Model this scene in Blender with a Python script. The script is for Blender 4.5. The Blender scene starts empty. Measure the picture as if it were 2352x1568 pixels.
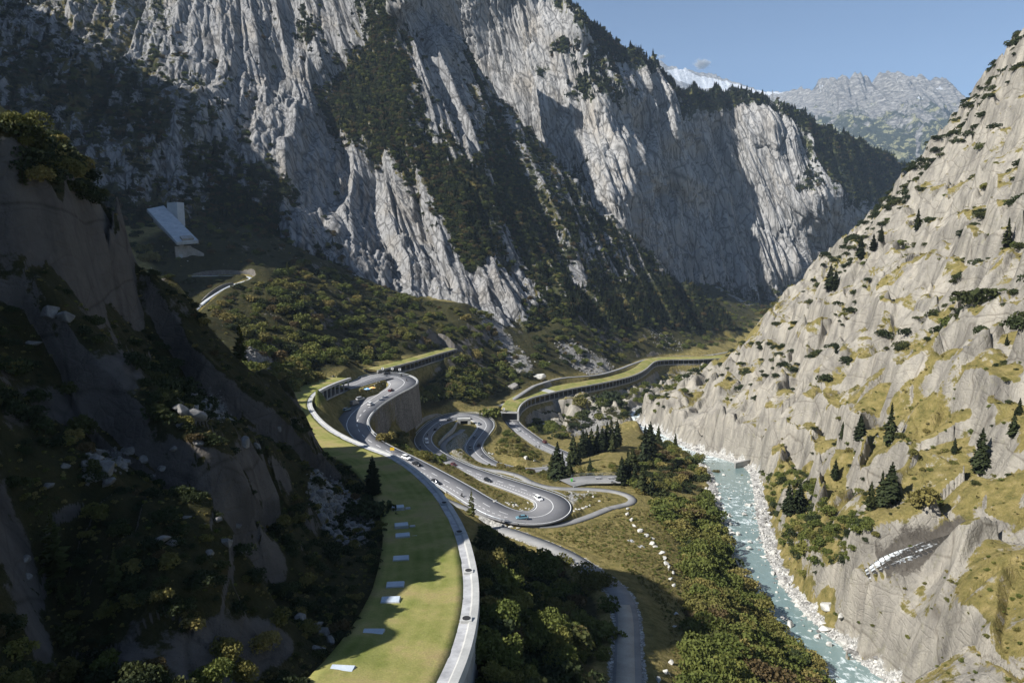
import bpy, bmesh, math, random
import numpy as np
from mathutils import Vector, Matrix, kdtree
R = math.radians
random.seed(7)
rng = np.random.default_rng(11)
sc = bpy.context.scene
C = sc.collection

# ------------------------------------------------------------------ camera, sky, sun, exposure
PITCH, F, CX, CY = R(7.4), 1568.0, 1176.0, 784.0
cd = bpy.data.cameras.new('camera'); cam = bpy.data.objects.new('camera', cd); C.objects.link(cam)
cd.sensor_width = 36; cd.lens = 24; cd.clip_start = 1; cd.clip_end = 60000
cam.location = (0, 0, 0); cam.rotation_euler = (R(90) - PITCH, 0, 0)
sc.camera = cam
SUN_E = R(40); SH = Vector((-0.91, -0.41)).normalized()
S = Vector((SH.x * math.cos(SUN_E), SH.y * math.cos(SUN_E), math.sin(SUN_E)))
w = bpy.data.worlds.new('World'); sc.world = w; w.use_nodes = True
nt = w.node_tree; bg = nt.nodes['Background']
sky = nt.nodes.new('ShaderNodeTexSky'); sky.sky_type = 'NISHITA'; sky.sun_disc = False
sky.sun_elevation = SUN_E; sky.sun_rotation = math.atan2(S.x, S.y); sky.altitude = 1500
sky.air_density = 1.0; sky.dust_density = 0.3; sky.ozone_density = 3.5
nt.links.new(sky.outputs[0], bg.inputs[0]); bg.inputs[1].default_value = 0.058
sd = bpy.data.lights.new('sun', 'SUN'); sd.energy = 5.0; sd.angle = R(0.5); sd.color = (1, 0.97, 0.915)
sun = bpy.data.objects.new('sun', sd); C.objects.link(sun); sun.location = (-300, -200, 400)
sun.rotation_euler = (-S).to_track_quat('-Z', 'Y').to_euler()
vs = sc.view_settings; vs.view_transform = 'Standard'; vs.look = 'None'; vs.exposure = 0.95; vs.gamma = 1
sc.cycles.use_denoising = True
sc.cycles.max_bounces = 5; sc.cycles.diffuse_bounces = 3; sc.cycles.glossy_bounces = 2; sc.cycles.volume_bounces = 0
sc.cycles.transparent_max_bounces = 8; sc.cycles.caustics_reflective = False; sc.cycles.caustics_refractive = False

# ------------------------------------------------------------------ geometry helpers
cp, sp_ = math.cos(PITCH), math.sin(PITCH)
def ray(px, py):
    h = (px - CX) / F; v = (CY - py) / F
    return h, cp + v * sp_, -sp_ + v * cp
def U(px, py, Y):
    h, f, u = ray(px, py); return np.array((h / f * Y, Y, u / f * Y))
def Uz(px, py, z):
    h, f, u = ray(px, py); t = z / u; return np.array((h * t, f * t, z))
def project(x, y, z):
    f = y * cp - z * sp_; u = y * sp_ + z * cp
    f = np.where(f < 1e-3, 1e-3, f)
    return CX + F * x / f, CY - F * u / f

def _h(ix, iy, iz, s):
    n = (ix.astype(np.int64) * 374761393 + iy.astype(np.int64) * 668265263 + iz.astype(np.int64) * 1274126177 + s * 974634777) & 0xffffffff
    n = ((n ^ (n >> 13)) * 1274126177) & 0xffffffff
    n = ((n ^ (n >> 16)) * 668265263) & 0xffffffff
    return (n ^ (n >> 15)) & 0xffffffff
def perlin(x, y, z, s=0):
    x, y, z = np.broadcast_arrays(np.asarray(x, float), np.asarray(y, float), np.asarray(z, float))
    xi, yi, zi = np.floor(x), np.floor(y), np.floor(z)
    fx, fy, fz = x - xi, y - yi, z - zi
    ux, uy, uz = [t * t * t * (t * (t * 6 - 15) + 10) for t in (fx, fy, fz)]
    out = 0
    for dx in (0, 1):
        for dy in (0, 1):
            for dz in (0, 1):
                hh = _h(xi + dx, yi + dy, zi + dz, s)
                gx = (hh & 1023) / 511.5 - 1; gy = ((hh >> 10) & 1023) / 511.5 - 1; gz = ((hh >> 20) & 1023) / 511.5 - 1
                d = gx * (fx - dx) + gy * (fy - dy) + gz * (fz - dz)
                out = out + d * (ux if dx else 1 - ux) * (uy if dy else 1 - uy) * (uz if dz else 1 - uz)
    return out * 1.25
def perlin2(x, y, s=0):
    xi, yi = np.floor(x), np.floor(y); fx, fy = x - xi, y - yi
    ux, uy = [t * t * t * (t * (t * 6 - 15) + 10) for t in (fx, fy)]
    out = 0; zero = np.zeros_like(xi)
    for dx in (0, 1):
        for dy in (0, 1):
            hh = _h(xi + dx, yi + dy, zero, s)
            a = (hh & 4095) * (2 * math.pi / 4096)
            out = out + (np.cos(a) * (fx - dx) + np.sin(a) * (fy - dy)) * (ux if dx else 1 - ux) * (uy if dy else 1 - uy)
    return out * 1.4
def fbm(x, y, z=None, o=4, s=0, g=0.5, ridge=False):
    t = 0; a = 1; n = 0; f = 1
    for k in range(o):
        v = perlin2(x * f, y * f, s + k) if z is None else perlin(x * f, y * f, z * f, s + k)
        if ridge: v = 1 - 2 * np.abs(v)
        t = t + v * a; n += a; a *= g; f *= 2.03
    return t / n
def worley(x, y, z=None, s=0):
    """nearest cell: (random value, F1, F2)"""
    if z is None: z = np.zeros_like(x); zr = (0,)
    else: zr = (-1, 0, 1)
    xi, yi, zi = np.floor(x), np.floor(y), np.floor(z)
    f1 = np.full(x.shape, 9.0); f2 = np.full(x.shape, 9.0); idv = np.zeros(x.shape)
    for dx in (-1, 0, 1):
        for dy in (-1, 0, 1):
            for dz in zr:
                hh = _h(xi + dx, yi + dy, zi + dz, s)
                px = xi + dx + (hh & 1023) / 1023.; py = yi + dy + ((hh >> 10) & 1023) / 1023.
                pz = zi + dz + ((hh >> 20) & 1023) / 1023. if len(zr) > 1 else z
                d = np.sqrt((px - x) ** 2 + (py - y) ** 2 + (pz - z) ** 2)
                m = d < f1
                f2 = np.where(m, f1, np.minimum(f2, d)); idv = np.where(m, ((hh >> 5) & 65535) / 65535., idv); f1 = np.where(m, d, f1)
    return idv, f1, f2
def sstep(a, b, x):
    t = np.clip((x - a) / (b - a), 0, 1); return t * t * (3 - 2 * t)
def rbf_fit(P, V, c=0.02):
    P = np.asarray(P, float); V = np.asarray(V, float); n = len(P)
    K = np.sqrt(((P[:, None] - P[None]) ** 2).sum(2) + c * c)
    A = np.zeros((n + 3, n + 3)); A[:n, :n] = K - np.eye(n) * 1e-3; A[:n, n] = 1; A[:n, n + 1:] = P; A[n, :n] = 1; A[n + 1:, :n] = P.T
    return P, np.linalg.solve(A, np.concatenate([V, np.zeros(3)])), c
def rbf_eval(model, Q):
    P, W, c = model; n = len(P); out = np.empty(len(Q))
    for i in range(0, len(Q), 20000):
        q = Q[i:i + 20000]
        K = np.sqrt(((q[:, None] - P[None]) ** 2).sum(2) + c * c)
        out[i:i + 20000] = K @ W[:n] + W[n] + q @ W[n + 1:]
    return out
def in_poly(px, py, poly):
    inside = np.zeros(px.shape, bool); n = len(poly)
    for i in range(n):
        (x1, y1), (x2, y2) = poly[i], poly[(i + 1) % n]
        c = ((y1 > py) != (y2 > py)) & (px < (x2 - x1) * (py - y1) / ((y2 - y1) or 1e-9) + x1)
        inside ^= c
    return inside
def spline(pts, step=2.0):
    """Catmull-Rom through 3-D points, resampled about every step metres"""
    P = np.asarray(pts, float); P = np.vstack([2 * P[0] - P[1], P, 2 * P[-1] - P[-2]]); out = []
    for i in range(1, len(P) - 2):
        a, b, c, d = P[i - 1:i + 3]; n = max(2, int(np.linalg.norm(c - b) / step * 2))
        t = np.linspace(0, 1, n, endpoint=False)[:, None]
        out.append(0.5 * (2 * b + (c - a) * t + (2 * a - 5 * b + 4 * c - d) * t ** 2 + (3 * b - a - 3 * c + d) * t ** 3))
    out = np.vstack(out + [P[-2:-1]])
    s = np.concatenate([[0], np.cumsum(np.linalg.norm(np.diff(out[:, :2], axis=0), axis=1))])
    n = max(2, int(s[-1] / step) + 1); q = np.linspace(0, s[-1], n)
    res = np.stack([np.interp(q, s, out[:, k]) for k in range(3)], 1)
    for _ in range(2):                                     # take the kinks out
        res[1:-1] = res[1:-1] * .5 + (res[:-2] + res[2:]) * .25
    return res
def normals2(P):
    T = np.gradient(P[:, :2], axis=0); T /= np.linalg.norm(T, axis=1)[:, None] + 1e-9
    return np.stack([T[:, 1], -T[:, 0]], 1)               # right-hand side
def offs(P, s, dz=0.0):
    N = normals2(P); Q = P.copy(); Q[:, :2] += N * (np.asarray(s).reshape(-1, 1) if np.ndim(s) else s); Q[:, 2] += dz; return Q

# ------------------------------------------------------------------ object helpers
def tag(o, label=None, cat=None, group=None, kind=None):
    for k, v in (('label', label), ('category', cat), ('group', group), ('kind', kind)):
        if v: o[k] = v
    return o
def link(name, me, mat=None, parent=None, smooth=False):
    o = bpy.data.objects.new(name, me); C.objects.link(o)
    if mat is not None:
        me.materials.clear()
        for m in (mat if isinstance(mat, (list, tuple)) else [mat]): me.materials.append(m)
    if parent is not None: o.parent = parent
    if smooth: me.polygons.foreach_set('use_smooth', np.ones(len(me.polygons), bool))
    return o
def empty(name, loc, rz=0, label=None, cat=None, group=None):
    o = bpy.data.objects.new(name, None); C.objects.link(o); o.empty_display_size = .5
    o.location = [float(v) for v in loc]; o.rotation_euler = (0, 0, rz); return tag(o, label, cat, group)
def np_mesh(name, V, Fq):
    """V (n,3), Fq (m,3 or 4)"""
    me = bpy.data.meshes.new(name); V = np.asarray(V, np.float32); Fq = np.asarray(Fq, np.int32); k = Fq.shape[1]
    me.vertices.add(len(V)); me.vertices.foreach_set('co', V.ravel())
    me.loops.add(Fq.size); me.loops.foreach_set('vertex_index', Fq.ravel())
    me.polygons.add(len(Fq)); me.polygons.foreach_set('loop_start', np.arange(0, Fq.size, k, dtype=np.int32))
    me.update(calc_edges=True); me.validate(); return me
def grid_faces(nr, nc):
    i = np.arange(nr * nc).reshape(nr, nc)
    return np.stack([i[:-1, :-1], i[:-1, 1:], i[1:, 1:], i[1:, :-1]], -1).reshape(-1, 4)
def attr(me, name, vals):
    a = me.attributes.new(name, 'FLOAT', 'POINT'); a.data.foreach_set('value', np.asarray(vals, np.float32).ravel())
class MB:
    """collects shapes into one mesh"""
    def __init__(s): s.v = []; s.f = []; s.m = []
    def add(s, V, Fs, mi=0):
        b = len(s.v); s.v += [tuple(map(float, p)) for p in V]; s.f += [tuple(b + i for i in f) for f in Fs]; s.m += [mi] * len(Fs); return s
    def box(s, x0, x1, y0, y1, z0, z1, mi=0, M=None, taper=(1, 1)):
        cx, cy = (x0 + x1) / 2, (y0 + y1) / 2
        V = [(x, y, z0) for x, y in ((x0, y0), (x1, y0), (x1, y1), (x0, y1))]
        V += [(cx + (x - cx) * taper[0], cy + (y - cy) * taper[1], z1) for x, y in ((x0, y0), (x1, y0), (x1, y1), (x0, y1))]
        if M is not None: V = [M @ Vector(p) for p in V]
        return s.add(V, [(3, 2, 1, 0), (4, 5, 6, 7), (0, 1, 5, 4), (1, 2, 6, 5), (2, 3, 7, 6), (3, 0, 4, 7)], mi)
    def tube(s, pts, rad, n=6, mi=0, cap=True):
        pts = [Vector(p) for p in pts]; rad = rad if isinstance(rad, (list, tuple)) else [rad] * len(pts); V = []; Fs = []
        for i, p in enumerate(pts):
            t = (pts[min(i + 1, len(pts) - 1)] - pts[max(i - 1, 0)]).normalized()
            a = t.orthogonal().normalized() if i == 0 else (a - t * a.dot(t)).normalized()
            b = t.cross(a)
            V += [p + (a * math.cos(2 * math.pi * k / n) + b * math.sin(2 * math.pi * k / n)) * rad[i] for k in range(n)]
        for i in range(len(pts) - 1):
            for k in range(n): Fs.append((i * n + k, i * n + (k + 1) % n, (i + 1) * n + (k + 1) % n, (i + 1) * n + k))
        if cap: Fs.append(tuple(range(n))[::-1]); Fs.append(tuple((len(pts) - 1) * n + k for k in range(n)))
        return s.add(V, Fs, mi)
    def ribbon(s, L, Rr, mi=0):
        n = len(L); V = list(L) + list(Rr)
        return s.add(V, [(i, n + i, n + i + 1, i + 1) for i in range(n - 1)], mi)
    def sweep(s, P, prof, mi=0, cap=True):
        """prof: (lateral, dz) outline swept along the path P"""
        N = normals2(P); n = len(prof); V = []
        for p, nn in zip(P, N):
            V += [(p[0] + nn[0] * a, p[1] + nn[1] * a, p[2] + b) for a, b in prof]
        Fs = [(i * n + k, i * n + (k + 1) % n, (i + 1) * n + (k + 1) % n, (i + 1) * n + k) for i in range(len(P) - 1) for k in range(n)]
        if cap: Fs += [tuple(range(n)), tuple((len(P) - 1) * n + k for k in range(n))[::-1]]
        return s.add(V, Fs, mi)
    def mesh(s, name='mesh'):
        me = bpy.data.meshes.new(name); me.from_pydata(s.v, [], s.f); me.polygons.foreach_set('material_index', s.m)
        bm = bmesh.new(); bm.from_mesh(me); bmesh.ops.recalc_face_normals(bm, faces=bm.faces); bm.to_mesh(me); bm.free(); me.update(); return me
    def build(s, name, mat, parent=None, smooth=False): return link(name, s.mesh(name), mat, parent, smooth)

# ------------------------------------------------------------------ materials
class NT:
    def __init__(s, name, rough=0.9, spec=0.3):
        s.m = bpy.data.materials.new(name); s.m.use_nodes = True; s.t = s.m.node_tree; s.b = s.t.nodes['Principled BSDF']
        s.b.inputs['Roughness'].default_value = rough; s.b.inputs['Specular IOR Level'].default_value = spec; s._c = None
    def n(s, typ, **kw):
        nd = s.t.nodes.new(typ)
        for k, v in kw.items(): setattr(nd, k, v)
        return nd
    def set(s, sock, v):
        if hasattr(v, 'is_linked') or isinstance(v, bpy.types.NodeSocket): s.t.links.new(v, sock)
        else: sock.default_value = (*v, 1) if isinstance(v, tuple) and len(v) == 3 and sock.type == 'RGBA' else v
    def pos(s, scale=(1, 1, 1), rot=(0, 0, 0), obj=False):
        if obj: src = s.n('ShaderNodeTexCoord').outputs['Object']
        else: src = s.n('ShaderNodeNewGeometry').outputs['Position']
        mp = s.n('ShaderNodeMapping'); mp.inputs['Scale'].default_value = scale; mp.inputs['Rotation'].default_value = rot
        s.t.links.new(src, mp.inputs[0]); return mp.outputs[0]
    def noise(s, vec, scale=1, det=4, rough=.55, dist=0):
        nd = s.n('ShaderNodeTexNoise'); nd.inputs['Scale'].default_value = scale; nd.inputs['Detail'].default_value = det
        nd.inputs['Roughness'].default_value = rough; nd.inputs['Distortion'].default_value = dist; s.t.links.new(vec, nd.inputs['Vector']); return nd.outputs['Fac']
    def voro(s, vec, scale=1, feature='DISTANCE_TO_EDGE', out='Distance'):
        nd = s.n('ShaderNodeTexVoronoi', feature=feature); nd.inputs['Scale'].default_value = scale; s.t.links.new(vec, nd.inputs['Vector']); return nd.outputs[out]
    def ramp(s, f, stops, mode='LINEAR'):
        nd = s.n('ShaderNodeValToRGB'); s.t.links.new(f, nd.inputs[0]); cr = nd.color_ramp; cr.interpolation = mode
        while len(cr.elements) < len(stops): cr.elements.new(0.5)
        for e, (p, c) in zip(cr.elements, stops): e.position = p; e.color = (*c, 1) if isinstance(c, tuple) else (c, c, c, 1)
        return nd.outputs[0]
    def mix(s, f, a, b, mode='MIX'):
        nd = s.n('ShaderNodeMix', data_type='RGBA', blend_type=mode); s.set(nd.inputs[0], f); s.set(nd.inputs[6], a); s.set(nd.inputs[7], b); return nd.outputs[2]
    def math(s, op, a, b=0.0, clamp=False):
        nd = s.n('ShaderNodeMath', operation=op); nd.use_clamp = clamp; s.set(nd.inputs[0], a); s.set(nd.inputs[1], b); return nd.outputs[0]
    def at(s, name): return s.n('ShaderNodeAttribute', attribute_name=name).outputs['Fac']
    def col(s, c): s.set(s.b.inputs['Base Color'], c); return s
    def bump(s, h, strength=.5, dist=.3):
        nd = s.n('ShaderNodeBump'); nd.inputs['Strength'].default_value = strength; nd.inputs['Distance'].default_value = dist
        s.t.links.new(h, nd.inputs['Height'])
        if s._c is not None: s.t.links.new(s._c, nd.inputs['Normal'])
        s._c = nd.outputs[0]; s.t.links.new(s._c, s.b.inputs['Normal']); return s
    def mask(s, f, thr, width=.08):
        return s.math('DIVIDE', s.math('SUBTRACT', f, thr), width, True)
def flat(name, c, rough=.6, metal=0, spec=.4, var=.12, scale=3.0):
    t = NT(name, rough, spec); t.b.inputs['Metallic'].default_value = metal
    f = t.noise(t.pos(obj=True), scale, 3)
    return t.col(t.mix(f, tuple(v * (1 - var) for v in c), tuple(min(1, v * (1 + var)) for v in c))).m
# ------------------------------------------------------------------ traces of the roads, galleries and river (world metres)
def T(pts, step=2.0): return spline([Uz(x, y, z) for x, y, z in pts], step)
def Zp(X, Y, s, ox, oy): return ((ox + X / s) * .93780, (oy + Y / s) * .93780)
ROAD1 = T([(786,890,-71.7),(812,884,-72),(850,869,-73),(885,862,-73.6),(912,866,-74),(929,877,-74.4),(918,890,-75),(890,906,-76),(853,930,-77.3),(828,953,-78.4),
           (820,977,-79.6),(838,1004,-81),(882,1031,-82.4),(930,1054,-83.8),(1000,1091,-86),(1060,1125,-88),(1105,1153,-89.7),(1152,1177,-91.4),(1203,1188,-92.8),(1248,1185,-93.8),
           (1272,1168,-94.5),(1266,1149,-95.2),(1240,1136,-95.9),(1180,1115,-97.4),(1120,1095,-99),(1060,1073,-100.8),(1008,1047,-102.8),(978,1024,-104.3),(972,1005,-105.3),
           (985,986,-106.4),(1008,968,-107.6),(1044,955,-108.8),(1080,953,-109.6),(1108,963,-110.3),(1117,978,-110.8),(1106,996,-111.4),(1092,1015,-112),(1088,1030,-112.4),(1099,1046,-113),
           (1121,1061,-113.8),(1145,1070,-114.6),(1200,1080,-115.4),(1262,1077,-116.2),(1300,1062,-116.8),(1296,1045,-117.3),(1250,1024,-118),(1218,1003,-118.6),(1190,982,-119),(1177,968,-119.3),(1176,955,-119.8),(1180,945,-120.3)])
PARA = T([(1000,1690,-36.8),(1048,1568,-38.5),(1068,1520,-39.5),(1085,1460,-40.5),(1095,1395,-42),(1095,1340,-43),(1086,1285,-44.3),(1070,1230,-46),(1045,1180,-47.6),(1010,1130,-49.3),(960,1083,-51.3),
          (905,1048,-53.5),(850,1027,-55.7),(800,1006,-58),(760,983,-60),(731,957,-61.8),(716,932,-63.2),(719,914,-64),(735,898,-64.9),(770,881,-66),(806,868,-67)], 1.5)
GAL2 = T([(1190,946,-112.5),(1194,934,-113.2),(1204,923,-114),(1223.6,912.7,-115),(1271,901,-116.5),(1310,892.6,-118),(1357.5,884,-120),(1413,873,-123),(1455,862,-126),(1483,848,-128.5),
          (1505.5,830,-131),(1539,826,-132.5),(1609,825,-134.5),(1684,821.4,-136.5),(1740,818,-138)], 2.5)
GAL3 = T([(868,851,-73),(905,842,-73.6),(950,830,-75),(1000,815,-77.5),(1050,801,-80)], 2.5)
PATHV = T([Zp(720,395,3.92,950,950) + (-111,), Zp(680,428,3.92,950,950) + (-110,), Zp(590,480,3.92,950,950) + (-109,), Zp(530,550,3.92,950,950) + (-107.6,), Zp(565,640,3.92,950,950) + (-106,), Zp(700,715,3.92,950,950) + (-104.3,),
           (1106,1075,-102.6), (1154,1082,-102), (1192,1092,-101.4), (1226,1109,-100.6), (1274,1120,-100.6), (1345,1122,-101.2), (1405,1126.5,-101.2), (1438,1135,-101), (1453,1145,-100.3), (1447,1155,-99.6), (1424,1161,-98.8), (1402,1166,-98)], 2)
PATHM = T([(1442,1720,-64.5),(1441,1560,-72),(1441,1480,-75.6),(1440,1420,-78.5),(1428,1370,-81),(1400,1338,-83),(1355,1305,-85.6),(1310,1276,-88),(1258,1252,-90),(1200,1230,-92),(1150,1213,-93.4),(1120,1202,-94.2)], 2)
PATHG = T([(1010,1142,-88.5),(1060,1163,-90),(1120,1184,-91.8),(1180,1200,-93.4),(1230,1206,-94.2),(1285,1204,-95.2),(1340,1190,-96.5),(1400,1166,-98)], 2)
PATHL = spline([U(x, y, Y) for x, y, Y in [(430,735,448),(447,714,455),(480,685,470),(520,660,487),(558,647,503),(578,640,512),(562,634,517),(500,633,513),(440,634,505)]], 2)
PATHB = T([(1128,936,-114),(1165,925,-113.5),(1215,893,-111),(1235,883,-111),(1290,868,-113.6),(1370,861,-117.8),(1420,848,-122),(1460,833,-127.8),(1490,824,-131.7),(1540,818,-133.7),(1620,816,-134.9),(1690,805,-133)], 3)
RIVER = T([(2080,1660,-97.5),(1980,1570,-99.5),(1890,1490,-101.5),(1800,1400,-104.4),(1745,1320,-107),(1718,1260,-109.3),(1700,1190,-112.5),(1690,1130,-116),(1674,1078,-120),(1640,1058,-123),(1560,1030,-129),(1490,990,-136),(1440,968,-140),
           (1470,945,-143),(1540,910,-148),(1600,882,-152),(1612,873,-153.5)], 4)
STREAM = spline([U(x, y, Y) for x, y, Y in [(1990,1316,166),(2030,1290,165),(2090,1268,164),(2150,1248,163),(2230,1222,161)]], 1.2)

# ------------------------------------------------------------------ near terrain: control points -> smooth surface in (bearing, log distance)
ctl = []
def c(px, py, Y): ctl.append(U(px, py, Y))
def cz(px, py, z): ctl.append(Uz(px, py, z))
def cw(x, y, z): ctl.append(np.array((x, y, z), float))
for a in [(0,1568,42),(0,1200,54),(0,900,68),(0,600,85),(0,400,88),(0,280,93),(300,1400,53),(300,1100,72),(300,850,97),(300,700,116),(600,1300,70),(600,1050,104),(750,1150,101),(600,1568,50),
          (-300,1568,30),(-300,1000,50),(-300,500,80),(230,440,120),(300,560,132),(400,650,148),(450,740,156),(540,870,168),(700,962,182),(450,1568,44),(800,1042,170)]: c(*a)
for q in offs(PARA, -15)[6::14]: cw(*q[:2], q[2] + 0.6)                                   # uphill edge of the roof
for i in range(6, 120, 10):                                                              # slope falling from the gallery wall
    p, n = PARA[i], normals2(PARA)[i]
    cw(p[0] + n[0] * 9, p[1] + n[1] * 9, p[2] - 10)
for a in [(-62,40,10),(-46,52,-8.5),(-62,70,1.5),(-72,52,13),(-92,60,27),(-130,75,54),(-106,78,37),(-95,174,-34),(-98,140,2),(-128,168,-20),(-71,84.3,17.5),(-80,80,25),(-67,79,5.5),(-118,98,40),(-101,111,27),(-155,112,16),(-105,245,-38),(-150,235,-30),(-130,208,-32),(-110,300,-50),(-200,290,-25),(-150,330,-42),(-200,380,-25),(-90,300,-58),(-300,300,10),(-260,240,10),(-330,420,40)]: cw(*a)  # includes unseen hill beyond the frame, heights set by where its shade should fall
# mid left slope
for a in [(640,850,-54),(600,880,-50),(700,862,-66),(700,905,-63.4),(800,848,-68.5),(760,800,-63),(1050,792,-78)]: cz(*a)
for a in [(700,700,480),(560,612,535),(480,690,462),(420,597,528),(350,560,545),(500,525,600),(640,560,620),(850,700,590),(980,735,620),(1080,715,665),(300,520,610),(560,520,680),(400,525,600),(760,620,650),(900,780,520),(1000,770,560)]: c(*a)
for a in [(1150,820,-95),(1220,850,-104),(1100,880,-100),(1350,800,-102),(1080,840,-92),(1000,870,-92),(1050,910,-101)]: cz(*a)
for a in [(1300,700,820),(1450,722,960),(1600,785,985),(1700,725,1280),(1800,690,1560),(1200,740,760),(1500,640,1250),(1650,660,1500),(1560,740,1080)]: c(*a)
# slope under the stone wall and between the bends
for a in [(905,975,-93.5),(955,940,-96),(880,990,-92),(850,985,-87),(950,975,-99),(965,920,-96),(940,1000,-97),(1030,930,-104),(1090,930,-108),(890,905,-75.5),(860,885,-75.2),(770,950,-76),(760,920,-73),(800,985,-78.5)]: cz(*a)
for a in [(1000,1072,-87),(1060,1100,-91),(1130,1140,-92),(1200,1165,-94),(1140,1120,-97),(960,1050,-88)]: cz(*a)
for a in [(1050,1010,-107),(1045,1040,-106),(1080,985,-111),(1170,1020,-113),(1200,1060,-113),(1300,1095,-106),(1180,1075,-108),(1130,1000,-114),(1370,1100,-104),(1330,1060,-111),(1400,1030,-112),(1450,1060,-107),(1480,1110,-104),(1420,1000,-116),(1330,1150,-98),(1400,1145,-100)]: cz(*a)
# meadow and river bank
for a in [(1400,1200,-96),(1550,1400,-84),(1540,1540,-76),(1470,1180,-98),(1520,1280,-91),(1350,1230,-93),(1450,1300,-86.5),(1480,1450,-78.5),(1500,1640,-69),(1580,1300,-95),(1600,1400,-89),(1620,1500,-82),(1530,1190,-101),(1600,1200,-106),(1560,1110,-109),(1640,1568,-80)]: cz(*a)
for a in [(1200,1300,-86),(1300,1400,-83),(1350,1500,-77),(1250,1500,-72),(1180,1400,-75),(1150,1250,-88),(1200,1600,-60)]: cz(*a)
# gorge
for a in [(1240,960,-125),(1330,960,-132),(1400,925,-127),(1340,915,-124),(1460,900,-134),(1550,870,-140),(1280,985,-126),(1330,1000,-128)]: cz(*a)
# right hand slope
for a in [(2352,75,560),(2230,230,590),(2110,380,625),(1980,520,620),(1880,610,600),(1800,690,580),(1690,830,550),(1600,890,520),(1540,925,505),(1490,965,490),(2500,-60,520),(2700,-100,480),
          (2352,1500,116),(2352,1200,146),(2352,800,212),(2352,500,309),(2352,250,450),(2100,1000,222),(2000,900,285),(2100,700,345),(2200,400,490),(1900,800,400),(1800,950,342),(1700,950,415),(1620,1040,392),(1540,1000,452),(1500,985,478),
          (1900,1250,194),(2000,1320,165),(2150,1250,160),(2150,1450,137),(2700,1500,90),(2700,1000,135),(1930,1390,166),(1780,1110,318),(1850,1180,240),(1860,1330,192),(2050,1500,146),(2100,1120,190),(2200,900,226),(2200,650,320),(1980,650,440),(2250,1100,172)]: c(*a)
for a in [(450,760,40),(420,850,-60),(540,640,90),(640,660,70),(560,800,-60),(400,1100,-140),(330,960,-150),(700,1000,-100)]: cw(*a)
for q in PATHV[::12]: cw(*q)
for q in PATHG[4::14]: cw(*q)
for q in PATHL[::10]: cw(*q)
for q in PATHB[::12]: cw(*q)
for q in RIVER[3:60:6]: cw(*q)
n1 = len(ROAD1)
for i, q in enumerate(ROAD1):
    if i % 9 == 0 and q[1] < 300 - 1e9 * 0 and i > 100 or i % 9 == 0 and i > 200: cw(*q)
for q in GAL2[::8]: cw(q[0], q[1], q[2] - 12)
for q in offs(GAL2, -22, 2.5)[::8]: cw(*q)
# far under the mountains
for th, r, z in [(-46,700,60),(-46,1200,80),(-30,900,0),(-30,1500,0),(-15,1000,-60),(-15,1600,-80),(-3,1000,-75),(0,1650,-110),(8,1650,-115),(18,1650,-125),(25,1650,-125),(40,1650,-60),(40,1000,0),(46,400,135),(-46,420,50),(-46,26,-16),(46,26,-50),(0,26,-45),(20,26,-52),(30,60,-58),(12,60,-58)]:
    cw(r * math.sin(R(th)), r * math.cos(R(th)), z)
ctl = np.array(ctl)
def to_q(x, y): return np.stack([np.arctan2(x, y), np.log(np.hypot(x, y)) * .55], -1)
_q = to_q(ctl[:, 0], ctl[:, 1]); _v = ctl[:, 2] / np.hypot(ctl[:, 0], ctl[:, 1])
model = rbf_fit(_q, _v, .02)
NTH, NR = 1000, 1140
TH = np.linspace(R(-47), R(47), NTH); LR = np.linspace(math.log(27), math.log(1700), NR)
_ct = np.linspace(TH[0], TH[-1], 260); _cl = np.linspace(LR[0], LR[-1], 300)
_g = np.stack(np.meshgrid(_cl, _ct, indexing='ij'), -1).reshape(-1, 2)
_z = rbf_eval(model, np.stack([_g[:, 1], _g[:, 0] * .55], -1)).reshape(300, 260)
def bilin(A, lr, th):
    i = np.clip((lr - LR[0]) / (LR[-1] - LR[0]) * (A.shape[0] - 1), 0, A.shape[0] - 1.001); j = np.clip((th - TH[0]) / (TH[-1] - TH[0]) * (A.shape[1] - 1), 0, A.shape[1] - 1.001)
    i0, j0 = i.astype(int), j.astype(int); a, b = i - i0, j - j0
    return (A[i0, j0] * (1 - b) + A[i0, j0 + 1] * b) * (1 - a) + (A[i0 + 1, j0] * (1 - b) + A[i0 + 1, j0 + 1] * b) * a
GL, GT = np.meshgrid(LR, TH, indexing='ij'); GR = np.exp(GL)
HX, HY = GR * np.sin(GT), GR * np.cos(GT)
HZ = bilin(_z, GL, GT) * GR
HPX, HPY = project(HX, HY, HZ)
def blur(A, k, it=2):
    for _ in range(it):
        for ax in (0, 1):
            cs = np.cumsum(np.pad(A, [(k + 1, k) if a == ax else (0, 0) for a in (0, 1)], mode='edge'), axis=ax)
            n = A.shape[ax]; A = (np.take(cs, range(2 * k + 1, 2 * k + 1 + n), ax) - np.take(cs, range(0, n), ax)) / (2 * k + 1)
    return A
def pmask(poly, k=6): return blur(in_poly(HPX, HPY, poly).astype(float), k)
m_right = pmask([(1470,965),(1600,880),(1690,815),(1800,675),(1880,595),(1980,505),(2110,365),(2230,215),(2400,20),(2900,-100),(2900,1800),(2040,1800),(1960,1530),(1880,1430),(1850,1340),(1780,1250),(1745,1150),(1700,1085),(1620,1062),(1520,1015)], 8) * (HX > 40)
m_hill = pmask([(-900,100),(0,270),(230,430),(300,550),(400,640),(450,730),(540,860),(700,955),(800,1035),(880,1090),(905,1200),(895,1350),(840,1460),(750,1600),(700,1900),(-900,1900)], 6) * (HY < 235)
m_mid = pmask([(300,560),(520,470),(700,560),(1000,690),(1100,700),(1300,680),(1470,560),(1800,680),(1700,770),(1500,830),(1380,850),(1240,870),(1150,920),(1060,900),(950,830),(860,840),(700,870),(600,880),(470,760)], 6) * (HY > 260)
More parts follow.
